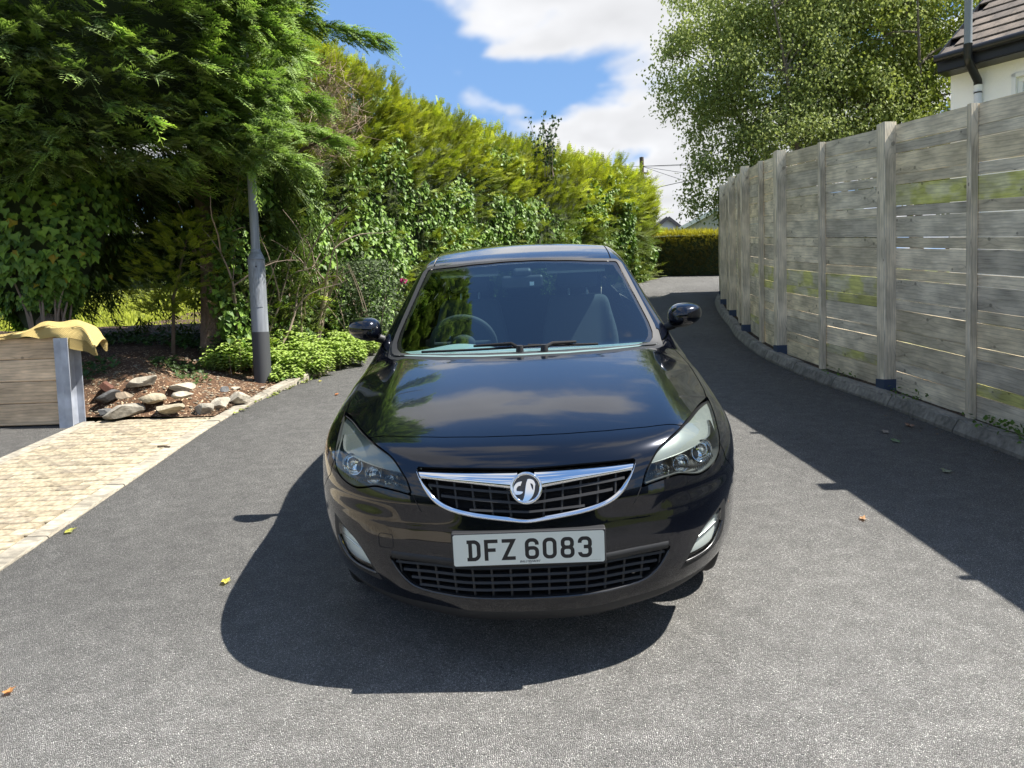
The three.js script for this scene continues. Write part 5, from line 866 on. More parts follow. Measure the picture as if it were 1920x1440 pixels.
// ----- the big conifer over the bank -----
{
  const R = rngOf(61), base = UP(-3.95, 9.75, 0.2), t = thing('conifer_tree', 'huge dark green conifer overhanging the soil bank and swallowing the lamp post top', 'tree', base);
  const trunk = [UP(-3.66, 9.35, 0.05), UP(-3.66, 9.35, 0.45), UP(-3.64, 9.4, 1.3), UP(-3.72, 9.5, 2.4), UP(-4.05, 9.9, 4), UP(-4.1, 10, 6), UP(-4.15, 10, 8)];
  wpart('trunk', tube(trunk, [0.19, 0.135, 0.12, 0.115, 0.11, 0.07, 0.03], 14), M.bark, t);
  const limbs = []; for (let i = 0; i < 34; i++) { const h = 2.0 + R() * 4.6, a = R() * 6.28, o = UP(-4.0, 9.9, h), pts = wander(R, o, V3(Math.cos(a), -0.10 + 0.25 * R(), Math.sin(a)), 1.4 + R() * 1.3, 0.16); limbs.push(tube(pts, taper(0.05, 0.012, pts.length), 6)); }
  wpart('limbs', join(limbs), M.bark, t).name = 'limb_tangle';
  // crown: sprays on a lumpy mass, combed outward and a little down, in shelves
  const B = new Bag(), Cc = [-4.75, 5.6, 8.4], rad = [2.45, 3.4, 1.85];
  const inside = (x, y, d) => { const q = Math.hypot((x - Cc[0]) / rad[0], (y - Cc[1]) / rad[1], (d - Cc[2]) / rad[2]); return q; };
  const put = (x, y, d, dir, L, dark, gold = 0) => { const c0 = mixc3(CONIFER, IVYDARK, R() * 0.4), k = dark * (0.75 + 0.5 * R()); const col = tone(c0, k), tip = tone(mixc3(CONIFERTIP, GOLD, gold), k * (0.85 + 0.4 * R())); frond(B, UP(x, d, y), dir, L, L * 0.46, 0.22 + 0.25 * R(), col, R, 7, tip); };
  const prof = (y) => Math.pow(Math.max(0, 1 - Math.pow(Math.abs((y - 5.4) / 3.3), 3.2)), 1 / 2.2);
  let made = 0; for (let i = 0; i < 40000 && made < 1700; i++) {                // fans of sprays, a clump at a time
    const a = R() * 6.283, y0 = 2.25 + 6.0 * R(), under = y0 < 2.75 && R() < 0.6, depth = under ? 0.25 + 0.7 * Math.sqrt(R()) : 1 - 0.24 * R() * R();
    const lump = 0.80 + 0.38 * fbm(Math.cos(a) * 2.0 + 5, y0 * 0.8 + 3, Math.sin(a) * 2.0 + 9, 3), r = depth * lump * Math.max(0.75 * ss(2.2, 2.9, y0), prof(y0));
    const x = Cc[0] + Math.cos(a) * rad[0] * r, d = Cc[2] + Math.sin(a) * rad[2] * r, y = y0 + 0.10 + 0.25 * (fbm(x, d, 6, 2) - 0.5) + 0.09 * (8.6 - d);
    if (Math.sin(a) > 0.6 && R() < 0.5) continue;
    if (fbm(x * 1.1 + 4, y * 1.9, d * 1.1, 3) < 0.36 && R() < 0.6) continue;
    const dirC = V3(Math.cos(a) + 0.30, -0.02 + 0.10 * (y0 - 4), -Math.sin(a) * 0.9).add(rv(R, 0.30)).normalize(), base0 = UP(x, d, y), lateral = V3(0, 1, 0).cross(dirC).normalize(), len = 0.42 + 0.30 * R(), kk = 0.55 + 0.85 * R() * R() + 0.25 * R(), gold = R() < 0.15 ? 0.4 : 0.05;
    for (let j = 0; j < 11; j++) { const t = R(), q = base0.clone().addScaledVector(dirC, (t - 0.4) * len).addScaledVector(lateral, (R() - 0.5) * 0.34 * (1.1 - t)); q.y += (R() - 0.5) * 0.10 - 0.12 * t * t; const k = kk * (0.55 + 0.6 * t) * (0.85 + 0.3 * R()), c = tone(mixc3(CONIFER, IVYDARK, R() * 0.4), k); frond(B, q, dirC.clone().add(rv(R, 0.42)), 0.17 + 0.17 * R(), 0.12, 0.15 + 0.2 * R(), c, R, 6, tone(mixc3(CONIFERTIP, GOLD, gold), k * 1.05)); }
    made++;
  }
  for (let i = 0; i < 330; i++) { // sprays that close round the lamp post, and the lowest shelf above the ivy
    const low = i >= 150, y = low ? 2.45 + 1.3 * R() : 2.42 + 2.6 * R(), x = low ? -6.6 + 2.4 * R() : -2.83 + (R() - 0.45) * 0.9 + 0.1 * (y - 2.4), d = low ? 6.95 + 0.7 * R() : 7.75 + 0.65 * R(), dirC = V3(0.55, -0.15, 0.75).add(rv(R, 0.45)).normalize(), kk = 0.8 + 0.45 * R(), p0 = UP(x, d, y); for (let j = 0; j < 9; j++) { const t = R(), q = p0.clone().addScaledVector(dirC, (t - 0.5) * 0.45).add(rv(R, 0.09)), k = kk * (0.55 + 0.6 * t); frond(B, q, dirC.clone().add(rv(R, 0.4)), 0.14 + 0.14 * R(), 0.09, 0.3, tone(CONIFER, k), R, 7, tone(CONIFERTIP, k)); }
  }
  // long branches that reach out over the hedge and the lamp post
  const reach = []; for (const [x0, y0, d0, x1, y1, d1, m] of [[-3.4, 4.3, 9.6, -1.45, 4.05, 9.9, 300], [-3.3, 4.8, 9.4, -1.7, 5.0, 9.7, 220], [-3.4, 3.3, 9.2, -2.05, 3.15, 8.9, 240], [-3.4, 2.7, 8.9, -2.2, 2.42, 8.5, 230], [-3.8, 2.9, 8.6, -2.7, 2.5, 8.1, 200], [-3.6, 3.9, 8.8, -2.2, 3.75, 8.6, 240], [-5.2, 2.9, 8.3, -4.3, 2.55, 7.9, 180], [-3.5, 3.0, 9.4, -1.9, 2.75, 9.3, 200]]) {
    const A = UP(x0, d0, y0), Bp = UP(x1, d1, y1), pts = []; for (let k = 0; k <= 7; k++) { const q = A.clone().lerp(Bp, k / 7); q.y += 0.12 * Math.sin((k / 7) * Math.PI); pts.push(q); } wpart('branch', tube(pts, taper(0.035, 0.006, 8), 6), M.bark, t);
    for (let i = 0; i < m; i++) { const u = Math.pow(R(), 0.8), q = A.clone().lerp(Bp, u); q.y += 0.12 * Math.sin(u * Math.PI) - 0.05 * R(); const wdt = 0.26 * (1 - 0.6 * u); q.add(V3((R() - 0.5) * wdt, (R() - 0.5) * 0.16, (R() - 0.5) * wdt * 1.6)); const dir = Bp.clone().sub(A).normalize().add(rv(R, 0.55)); const k = 0.8 + 0.4 * R(); frond(B, q, dir, 0.14 + 0.16 * R(), 0.09, 0.3, tone(CONIFER, k), R, 7, tone(CONIFERTIP, k)); }
  }
  // hanging sprays under the crown, silhouette shade put into their colour
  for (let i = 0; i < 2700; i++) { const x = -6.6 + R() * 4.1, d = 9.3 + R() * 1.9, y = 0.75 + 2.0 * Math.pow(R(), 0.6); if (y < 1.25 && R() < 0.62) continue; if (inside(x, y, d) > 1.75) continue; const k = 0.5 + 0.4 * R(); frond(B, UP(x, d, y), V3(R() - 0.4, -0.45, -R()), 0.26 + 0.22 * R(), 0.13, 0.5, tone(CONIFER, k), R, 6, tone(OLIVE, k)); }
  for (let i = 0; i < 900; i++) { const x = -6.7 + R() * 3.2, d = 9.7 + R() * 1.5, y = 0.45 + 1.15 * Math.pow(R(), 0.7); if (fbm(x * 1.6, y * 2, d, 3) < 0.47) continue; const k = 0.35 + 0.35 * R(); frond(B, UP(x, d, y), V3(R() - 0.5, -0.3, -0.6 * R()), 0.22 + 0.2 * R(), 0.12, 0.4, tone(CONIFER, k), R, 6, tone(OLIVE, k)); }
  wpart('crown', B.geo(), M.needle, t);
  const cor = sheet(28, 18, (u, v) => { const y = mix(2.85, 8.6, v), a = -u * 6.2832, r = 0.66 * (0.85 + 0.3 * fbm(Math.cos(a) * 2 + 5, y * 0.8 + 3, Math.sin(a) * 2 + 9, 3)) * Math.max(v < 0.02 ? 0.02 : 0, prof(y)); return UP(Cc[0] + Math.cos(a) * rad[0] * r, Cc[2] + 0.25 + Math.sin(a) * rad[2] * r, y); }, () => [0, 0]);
  wpart('crown_shade_core', cor, M.deep, t);  // added dark core that stops light showing through the crown
}
// ----- ivy-clad stump on the far left -----
{
  const R = rngOf(62), base = UP(-5.25, 8.7, 0.3), t = thing('ivy_covered_trunk', 'old trunk smothered in broad green ivy leaves behind the sleeper wall', 'ivy', base);
  wpart('trunk', tube([UP(-5.25, 8.7, 0.1), UP(-5.22, 8.7, 0.6), UP(-5.3, 8.75, 1.3), UP(-5.2, 8.8, 2.4), UP(-5.1, 8.9, 3.4)], [0.22, 0.17, 0.16, 0.14, 0.1], 12), M.barkGrey, t);
  const stems = []; for (let i = 0; i < 12; i++) { const a = R() * 6.28, o = UP(-5.25 + 0.19 * Math.cos(a), 8.7 - 0.19 * Math.abs(Math.sin(a)), 0.3), pts = wander(R, o, V3(0.12 * Math.cos(a), 1, 0.12 * Math.abs(Math.sin(a))), 1.1, 0.09, 8); stems.push(tube(pts, taper(0.02, 0.008, 9), 6)); } wpart('stems', join(stems), M.twig, t).name = 'stem_tangle';
  const B = new Bag(), prof = curve([[0.5, 0.10], [0.75, 0.22], [1.05, 0.42], [1.4, 0.74], [1.8, 0.95], [2.3, 1.0], [2.8, 0.98], [3.3, 0.85], [3.8, 0.4]]);
  let n = 0; while (n < 5200) { const y = 0.55 + R() * 3.1, a = R() * 6.283; const f = Math.sin(a) > 0.5 ? 0.4 : 1; if (R() > f) continue; const lump = 0.80 + 0.42 * fbm(Math.cos(a) * 1.7 + 3, y * 1.9, Math.sin(a) * 1.7 + 2, 3), r = prof(y) * lump * (1 - 0.35 * R() * R()), x = -5.35 + Math.cos(a) * r * 1.12, d = 8.7 + Math.sin(a) * r * 0.72; if (fbm(x * 2.4, y * 2.4, d * 2.4, 3) < 0.38) continue; const hi = R(), c = hi < 0.012 ? [0.42, 0.33, 0.03] : tone(mixc3(IVYDARK, IVYLIGHT, Math.pow(R(), 1.0)), 1.15 + 0.7 * R()); ivy(B, UP(x, d, y), V3(Math.cos(a), 0.35, -Math.sin(a)), R, 0.055 + 0.055 * R(), c); n++; }
  wpart('leaves', B.geo(), M.leafGloss, t).name = 'foliage';
  const core = sheet(24, 16, (u, v) => { const y = mix(0.6, 3.5, v), a = u * 6.2832, r = prof(y) * 0.72 * (0.80 + 0.42 * fbm(Math.cos(a) * 1.7 + 3, y * 1.9, Math.sin(a) * 1.7 + 2, 3)); return UP(-5.35 - Math.cos(a) * r * 1.12, 8.7 + Math.sin(a) * r * 0.72, y); }, () => [0, 0]); wpart('shade_core', core, M.deep, t);  // added dark core, the shade among the ivy as a coloured skin
}
// ----- long hedge along the lane: clipped conifer turning gold, thick with ivy below -----
{
  const R = rngOf(63), path = new THREE.CatmullRomCurve3([[-3.35, 8.95], [-2.95, 9.7], [-2.45, 11.4], [-1.75, 13.4], [-0.75, 16], [0.55, 18.7], [2.15, 21.5], [3.8, 24.4], [5.15, 27.6]].map(([x, d]) => V3(x, 0, d)));
  const Lh = path.getLength(), thick = (s) => 0.30 + 0.85 * ss(0.3, 5, s), hgt = curve([[0, 4.7], [3, 4.5], [5.5, 4.05], [9, 3.8], [13, 3.75], [17, 3.6], [Lh, 3.35]]), base = UP(-2.4, 12, 0), t = thing('tall_hedge', 'long tall conifer hedge with golden tips above and glossy ivy below along the lane', 'hedge', base);
  const frame = (s) => { const u = clamp(s / Lh), p = path.getPointAt(u), q = path.getTangentAt(u); return { p, q, o: V3(q.z, 0, -q.x).normalize() }; }; // o points at the lane
  // point on the hedge skin: s along, a from 0 (foot of the face) over the top to 1 (foot of the back)
  const skin = (s, a, out = 1) => {
    const f = frame(s), H = hgt(clamp(s, 0, Lh)), T = thick(s); let y, w, ny, nw;
    const e = Math.min(1, (clamp(Lh - s + 0.25, 0, 1.2)) / 1.2), e2 = Math.min(1, clamp(s + 0.2, 0, 1) / 1), end = Math.sqrt(1 - (1 - e) ** 2) * Math.sqrt(1 - (1 - e2) ** 2);
    const ang = Math.PI * (0.5 - clamp((a - 0.40) / 0.2, 0, 1) * 1) ;             // the rounded top
    if (a < 0.40) { y = (a / 0.40) * (H - 0.55); w = T * (0.90 + 0.16 * Math.sin((a / 0.40) * 2.6)); ny = 0.05; nw = 1; }
    else if (a > 0.60) { y = ((1 - a) / 0.40) * (H - 0.55); w = -T; ny = 0.05; nw = -1; }
    else { const g = ((a - 0.40) / 0.2) * Math.PI; y = H - 0.55 + 0.55 * Math.sin(g); w = T * Math.cos(g) * 1.0; ny = Math.sin(g); nw = Math.cos(g); }
    const lump = 0.42 * (fbm(s * 0.9, a * 8, 3, 3) - 0.5) + 0.55 * (fbm(s * 0.33 + 7, a * 3, 9, 2) - 0.5);
    w = w * end + (nw * (lump + out - 1)) ; y = y + ny * (lump * 1.2 + out - 1);
    const c = f.p; return { x: c.x + f.o.x * (w - T), d: c.z + f.o.z * (w - T), y: Math.max(0.02, y), n: V3(f.o.x * nw, ny, -f.o.z * nw).normalize(), tan: V3(f.q.x, 0, -f.q.z), H, s, lump };
  };
  const B = new Bag(), I = new Bag(), E = new Bag();
  let n = 0;
  const kind = (s, y, H, a) => { const m = fbm(s * 0.5 + 2, y * 1.0, 5, 3) - 0.5, edge = H * (0.60 - 0.10 * ss(9, 14, s)) + m * 1.9; return y > edge ? 0 : 1; };
  const deadAt = UP(-2.42, 10.35, 3.3), dead = (p) => p.distanceTo(deadAt) < 0.58 + 0.35 * (fbm(p.x * 2, p.y * 2, p.z * 2, 3) - 0.5);
  for (let i = 0; i < 3300; i++) {                                              // golden clumps
    const s = Lh * Math.pow(R(), 1.15) - 0.1 * R(), a = R() < 0.9 ? R() * 0.56 : R(), k0 = skin(s, a, 1), dist = Math.hypot(k0.x, k0.d), big = 1 + 0.35 * ss(14, 26, dist);
    if (kind(s, k0.y, k0.H, a) !== 0) { if (R() < 0.88) continue; }
    const bulge = 0.30 * (fbm(s * 1.4 + 11, k0.y * 1.6, 2, 3) - 0.42), k = skin(s, a, 0.93 + bulge - 0.12 * R()); if (bulge < -0.045 && R() < 0.45) continue;
    const p0 = UP(k.x, k.d, k.y); if (dead(p0)) continue;
    const up = clamp((k.y / k.H - 0.45) / 0.5), g = clamp(up * 1.0 + 1.3 * (fbm(s * 0.8 + 3, k.y * 1.1, 1, 3) - 0.5) + 0.25 * ss(4, 12, s) - 0.25 * ss(3, 0, s)), dirC = k.n.clone().multiplyScalar(0.65).add(V3(0, 0.45 + 0.55 * up, 0)).addScaledVector(k.tan, 0.12).add(rv(R, 0.50)).normalize(), lat = V3(0, 1, 0).cross(dirC).normalize(), len = (0.32 + 0.30 * R()) * big, kk = 0.55 + 0.85 * R(), nf = dist > 18 ? 9 : 13;
    for (let j = 0; j < nf; j++) { const t = R(), q = p0.clone().addScaledVector(dirC, (t - 0.35) * len).addScaledVector(lat, (R() - 0.5) * 0.30 * big * (1.1 - t)).addScaledVector(rv(R), 0.05); const kq = kk * (0.5 + 0.65 * t) * (0.85 + 0.3 * R()); frond(B, q, dirC.clone().add(rv(R, 0.40)), (0.13 + 0.15 * R()) * big, 0.085 * big, 0.08, tone(mixc3(OLIVE, GOLD, g), kq), R, dist > 18 ? 4 : 6, tone(mixc3(mixc3(OLIVE, GOLD, 0.6), GOLDTIP, g), kq)); }
  }
  for (let i = 0; i < 19000; i++) {                                             // ivy
    const s = Lh * Math.pow(R(), 1.25) - 0.15 * R(), a = R() < 0.92 ? R() * 0.45 : R(), k = skin(s, a, 1), dist = Math.hypot(k.x, k.d), big = 1 + 0.5 * ss(14, 26, dist);
    if (kind(s, k.y, k.H, a) === 0 && !(fbm(s * 0.9, k.y * 1.1, 12, 3) > 0.60)) continue;
    const m = fbm(s * 1.15, k.y * 1.35, 7, 3); if (m < 0.43 && R() < 0.85) { if (R() < 0.25) frond(B, UP(k.x, k.d, k.y), k.n.clone().add(V3(0, 0.2, 0)).add(rv(R, 0.5)), 0.26 * big, 0.11 * big, 0.3, tone(OLIVE, 0.6 + 0.4 * R()), R, 5, OLIVE); continue; }
    if (dead(UP(k.x, k.d, k.y)) && R() < 0.9) continue;
    for (let q = 0; q < 3; q++) { const k2 = skin(s + (R() - 0.5) * 0.25, a + (R() - 0.5) * 0.03, 1.03 + 0.45 * (m - 0.47) - 0.30 * R() * R()); const c = tone(mixc3(mixc3(IVYDARK, LEAFGREEN, R()), IVYLIGHT, Math.pow(R(), 1.2)), 0.8 + 0.6 * R()); leaf(I, UP(k2.x, k2.d, k2.y), k2.n.clone().add(V3(0, 0.45, 0)).add(rv(R, 0.8)).normalize(), V3((R() - 0.5) * 1.2, -1, (R() - 0.5) * 1.2), (0.055 + 0.055 * R()) * big, c, 0.16, 0.46); }
  }
  // long whips along the top
  for (let i = 0; i < 900; i++) { const s = Lh * R(), a = 0.40 + 0.17 * R(), k = skin(s, a, 1.0), long = R() < 0.10; const dir = V3((R() - 0.5) * 0.5, 1, (R() - 0.5) * 0.5).addScaledVector(k.n, 0.35).addScaledVector(k.tan, 0.5); frond(B, UP(k.x, k.d, k.y - 0.05), dir, (long ? 0.42 : 0.24) + 0.25 * R(), 0.085, 0.0, tone(GOLD, 0.7 + 0.4 * R()), R, 7, tone(mixc3(GOLDTIP, OLIVE, R() * 0.6), 0.9)); }
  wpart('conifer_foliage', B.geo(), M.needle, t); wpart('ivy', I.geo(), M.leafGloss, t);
  // bare twigs where the near end has died back, and bare stems beneath
  const D = new Bag(); for (let i = 0; i < 1500; i++) { const p = deadAt.clone().add(rv(R).normalize().multiplyScalar(0.72 * Math.cbrt(R()))).add(V3(-0.12, 0, 0)), q = p.clone().addScaledVector(V3(0.35, 0.1, 0.2).add(rv(R, 0.9)).normalize(), 0.10 + 0.2 * R()); stick(D, p, q, 0.0035, mixc3([0.20, 0.125, 0.08], [0.42, 0.33, 0.25], R())); }
  wpart('dead_twigs', D.geo(), leafMat(0.95, 0), t).name = 'dead_twig_patch';
  const st = []; for (let i = 0; i < 15; i++) { const s = 0.3 + R() * 1.7, f = frame(s), x = f.p.x - f.o.x * (0.05 + 0.35 * R()) + f.o.x * 0.12, d = f.p.z - f.o.z * 0.3 * R() - 0.1, pts = wander(R, UP(x, d, soilH(x, d) * 0.6), V3(0.5 * (R() - 0.2), 1, 0.1 + 0.5 * (R() - 0.5)), 1.3 + 1.1 * R(), 0.26, 9); st.push(tube(pts, taper(0.016 + 0.018 * R() * R(), 0.006, 10), 7)); for (let j = 0; j < 3; j++) { const o = pts[3 + j * 2], b = wander(R, o, V3(R() - 0.3, 0.6, R() - 0.1), 0.6 + 0.5 * R(), 0.28, 6); st.push(tube(b, taper(0.012, 0.003, 7), 5)); } }
  wpart('bare_stems', join(st), M.twig, t).name = 'stem_tangle';
  wpart('shade_core', sheet(60, 20, (u, v) => { const k = skin(mix(0.25, Lh - 0.2, u), v, 0.62); return UP(k.x, k.d, Math.max(0, k.y)); }, () => [0, 0]), M.deep, t);  // added dark core that blocks light inside the hedge
}
// ----- sprig that stands up behind the hedge top -----
{
  const R = rngOf(64), b = UP(1.0, 19.2, 3.0), t = thing('wild_rose', 'wild leafy stem standing clear above the golden hedge top against blue sky', 'shrub', b), B = new Bag(), st = [];
  for (let i = 0; i < 9; i++) { const pts = wander(R, UP(1.0 + (R() - 0.5) * 0.5, 19.1, 3.0), V3((R() - 0.5) * 0.35, 1, 0), 1.1 + 0.45 * R(), 0.12, 7); st.push(tube(pts, taper(0.010, 0.004, 8), 5)); for (let j = 2; j < 8; j++) for (let q = 0; q < 6; q++) leaf(B, pts[j].clone().add(rv(R, 0.07)), rv(R).normalize(), rv(R), 0.06 + 0.03 * R(), tone([0.05, 0.09, 0.03], 0.8 + 0.5 * R())); }
  wpart('stems', join(st), M.twig, t).name = 'stem'; wpart('leaves', B.geo(), M.leaf, t).name = 'foliage';
}
// ----- golden young conifer under the crown -----
{
  const R = rngOf(65), b = UP(-3.95, 9.0, 0.35), t = thing('young_conifer', 'small olive-gold conifer sapling in the shade left of the lamp post', 'shrub', b), B = new Bag();
  wpart('stem', tube([UP(-4.0, 9.0, 0.25), UP(-3.95, 9.0, 1.0), UP(-3.72, 8.98, 1.75)], [0.025, 0.018, 0.006], 7), M.bark, t);
  for (let i = 0; i < 520; i++) { const y = 0.8 + 1.15 * R(), w = 0.48 * Math.sin(clamp((y - 0.62) / 1.42) * 3.0) + 0.05, a = R() * 6.28, r = w * Math.sqrt(R()); frond(B, UP(-4.0 + 0.3 * (y - 1) + Math.cos(a) * r, 9.0 + Math.sin(a) * r * 0.8, y), V3(Math.cos(a) + 0.15, 0.45, -Math.sin(a)).add(rv(R, 0.3)), 0.12 + 0.12 * R(), 0.075, 0.1, tone(OLIVE, 0.9 + 0.7 * R()), R, 7, tone(GOLD, 0.9 + 0.6 * R())); }
  wpart('foliage', B.geo(), M.needle, t);
}
// ----- fine-leaved shrub with one pink rose -----
{
  const R = rngOf(66), b = UP(-2.1, 11.2, 0), t = thing('rose_bush', 'grey-green fine-leaved shrub with one magenta flower beside the car windscreen', 'shrub', b), B = new Bag(), st = [];
  for (let i = 0; i < 16; i++) { const pts = wander(R, UP(-2.15 + (R() - 0.5) * 0.5, 11.2 + (R() - 0.5) * 0.5, 0.05), V3((R() - 0.5) * 1.0, 1.3, (R() - 0.5) * 0.8), 1.1 + 0.3 * R(), 0.12, 6); st.push(tube(pts, taper(0.010, 0.004, 7), 5)); }
  for (let i = 0; i < 3200; i++) { const a = R() * 6.28, e = R(), r = Math.pow(R(), 0.45), y = 0.12 + 1.18 * e, w = 0.62 * Math.sqrt(Math.max(0.05, 1 - ((e - 0.5) / 0.62) ** 2)) * (0.8 + 0.4 * fbm(a * 1.5, e * 4, 2, 2)); leaf(B, UP(-2.1 + Math.cos(a) * w * r, 11.25 + Math.sin(a) * w * r * 0.7, y), V3(Math.cos(a), 0.6, -Math.sin(a)).add(rv(R, 0.7)).normalize(), rv(R), 0.028 + 0.03 * R(), tone([0.085, 0.125, 0.045], 0.7 + 0.7 * R())); }
  wpart('stems', join(st), M.twig, t).name = 'stem_tangle'; wpart('foliage', B.geo(), M.leaf, t);
  const F = new Bag(), c = UP(-1.56, 11.4, 1.0); for (let i = 0; i < 60; i++) { const a = i * 2.4, e = 1.5 * i / 60, n = V3(Math.cos(a) * e, 0.6 + 0.2 * R(), Math.sin(a) * e - 0.35).normalize(); leaf(F, c.clone().add(rv(R, 0.014)), n, V3(Math.cos(a), 0.7 - e, Math.sin(a)), 0.03 + 0.035 * e, [0.62, 0.03, 0.26], 0.3, 0.5); } wpart('flower', F.geo(), M.leaf, t, 'magenta rose bloom');
  wpart('flower_stem', tube([UP(-1.85, 11.25, 0.55), UP(-1.65, 11.35, 0.85), UP(-1.56, 11.4, 0.99)], 0.005, 5), M.twig, t);
}
// ----- bright low plants round the lamp post foot -----
{
  const spots = [[-3.25, 9.05, 0.36, 0.40, 'bright green leafy clump left of the lamp post foot'], [-2.55, 9.15, 0.34, 0.42, 'bright lime clump just right of the lamp post foot'], [-2.35, 9.85, 0.42, 0.44, 'largest lime green leafy clump along the pale kerb'], [-2.9, 9.75, 0.40, 0.5, 'bright leafy clump behind the lamp post under the stems'], [-2.25, 10.75, 0.34, 0.40, 'green leafy clump by the kerb near the car mirror'], [-2.15, 11.7, 0.30, 0.36, 'small green clump at the kerb below the rose bush'], [-3.55, 9.35, 0.20, 0.30, 'low dark green clump beside the pale half brick'], [-2.6, 8.75, 0.16, 0.22, 'small straggling clump at the kerb edge by the lamp post']];
  spots.forEach(([x, d, w, h, label], i) => {
    const R = rngOf(700 + i), y0 = soilH(x, d) - 0.02, t = thing('leafy_plant', label, 'plant', UP(x, d, y0), 'low bright plants along the kerb'), B = new Bag(), st = [], col = i === 6 ? [0.06, 0.12, 0.025] : [0.29, 0.40, 0.06];
    const m = Math.round(95 * (w / 0.3) ** 1.6); for (let k = 0; k < m; k++) { const a = R() * 6.28, r = w * 1.05 * Math.sqrt(R()), top = h * (0.55 + 0.5 * R()) * (1 - 0.45 * (r / w) ** 2), p = UP(x + Math.cos(a) * r, d + Math.sin(a) * r, y0), q = p.clone().add(V3(Math.cos(a) * 0.05, top, -Math.sin(a) * 0.05)); if (k % 6 === 0) st.push(tube([p, q], [0.005, 0.003], 4)); const layers = 5; for (let j = 0; j < layers; j++) { const c = p.clone().lerp(q, 0.4 + 0.6 * (j / (layers - 1))), n = 4; for (let l = 0; l < n; l++) { const b2 = l * 1.57 + j * 0.8 + R() * 0.4; leaf(B, c, V3(Math.cos(b2) * 0.35, 1, Math.sin(b2) * 0.35).normalize(), V3(Math.cos(b2), 0.35 - 0.1 * R(), Math.sin(b2)), 0.05 + 0.03 * R(), tone(col, 0.55 + 0.55 * (j / layers) + 0.3 * R()), 0.12, 0.34); } } }
    wpart('stems', join(st), M.twig, t).name = 'stem_tangle'; wpart('foliage', B.geo(), M.leaf, t);
  });
}
// ----- ivy and seedlings creeping over the bank -----
{
  const R = rngOf(81), B = new Bag();
  const patch = (cx, cd, rx, rd, m, s, col) => { for (let i = 0; i < m; i++) { const a = R() * 6.28, r = Math.sqrt(R()), x = cx + Math.cos(a) * r * rx, d = cd + Math.sin(a) * r * rd; ivy(B, W(x, soilH(x, d) + 0.02 + 0.07 * R(), d), V3((R() - 0.5) * 0.8, 1, 0.4 + (R() - 0.5)), R, s * (0.7 + 0.6 * R()), tone(col, 0.6 + 0.7 * R())); } };
  patch(-3.75, 8.55, 0.28, 0.22, 170, 0.045, [0.06, 0.11, 0.02]); patch(-3.45, 8.2, 0.2, 0.2, 60, 0.04, [0.07, 0.11, 0.03]); patch(-4.35, 9.7, 1.5, 0.5, 900, 0.06, IVYDARK); patch(-4.45, 8.0, 0.32, 0.35, 130, 0.05, IVYDARK); patch(-3.55, 9.95, 0.8, 0.5, 420, 0.06, IVYDARK); patch(-6.2, 9.6, 1.0, 0.6, 380, 0.07, IVYDARK); patch(-2.5, 10.6, 0.25, 2.2, 500, 0.045, LEAFGREEN);
  for (let i = 0; i < 90; i++) { const d = 7.1 + R() * 3.0, x = kerbL(d) + 0.01 + 0.03 * R(); leaf(B, W(x, 0.012, d), V3(0.3, 1, R() - 0.5).normalize(), V3(R() - 0.3, 0.3, R() - 0.5), 0.025 + 0.025 * R(), tone([0.20, 0.24, 0.03], 0.7 + 0.5 * R())); }
  const g = new THREE.Mesh(B.geo(), M.leafGloss); g.name = 'ground_ivy'; g.userData = { kind: 'stuff', label: 'dark ivy and seedlings creeping over the bare soil bank', category: 'ground cover' }; scene.add(g);
}
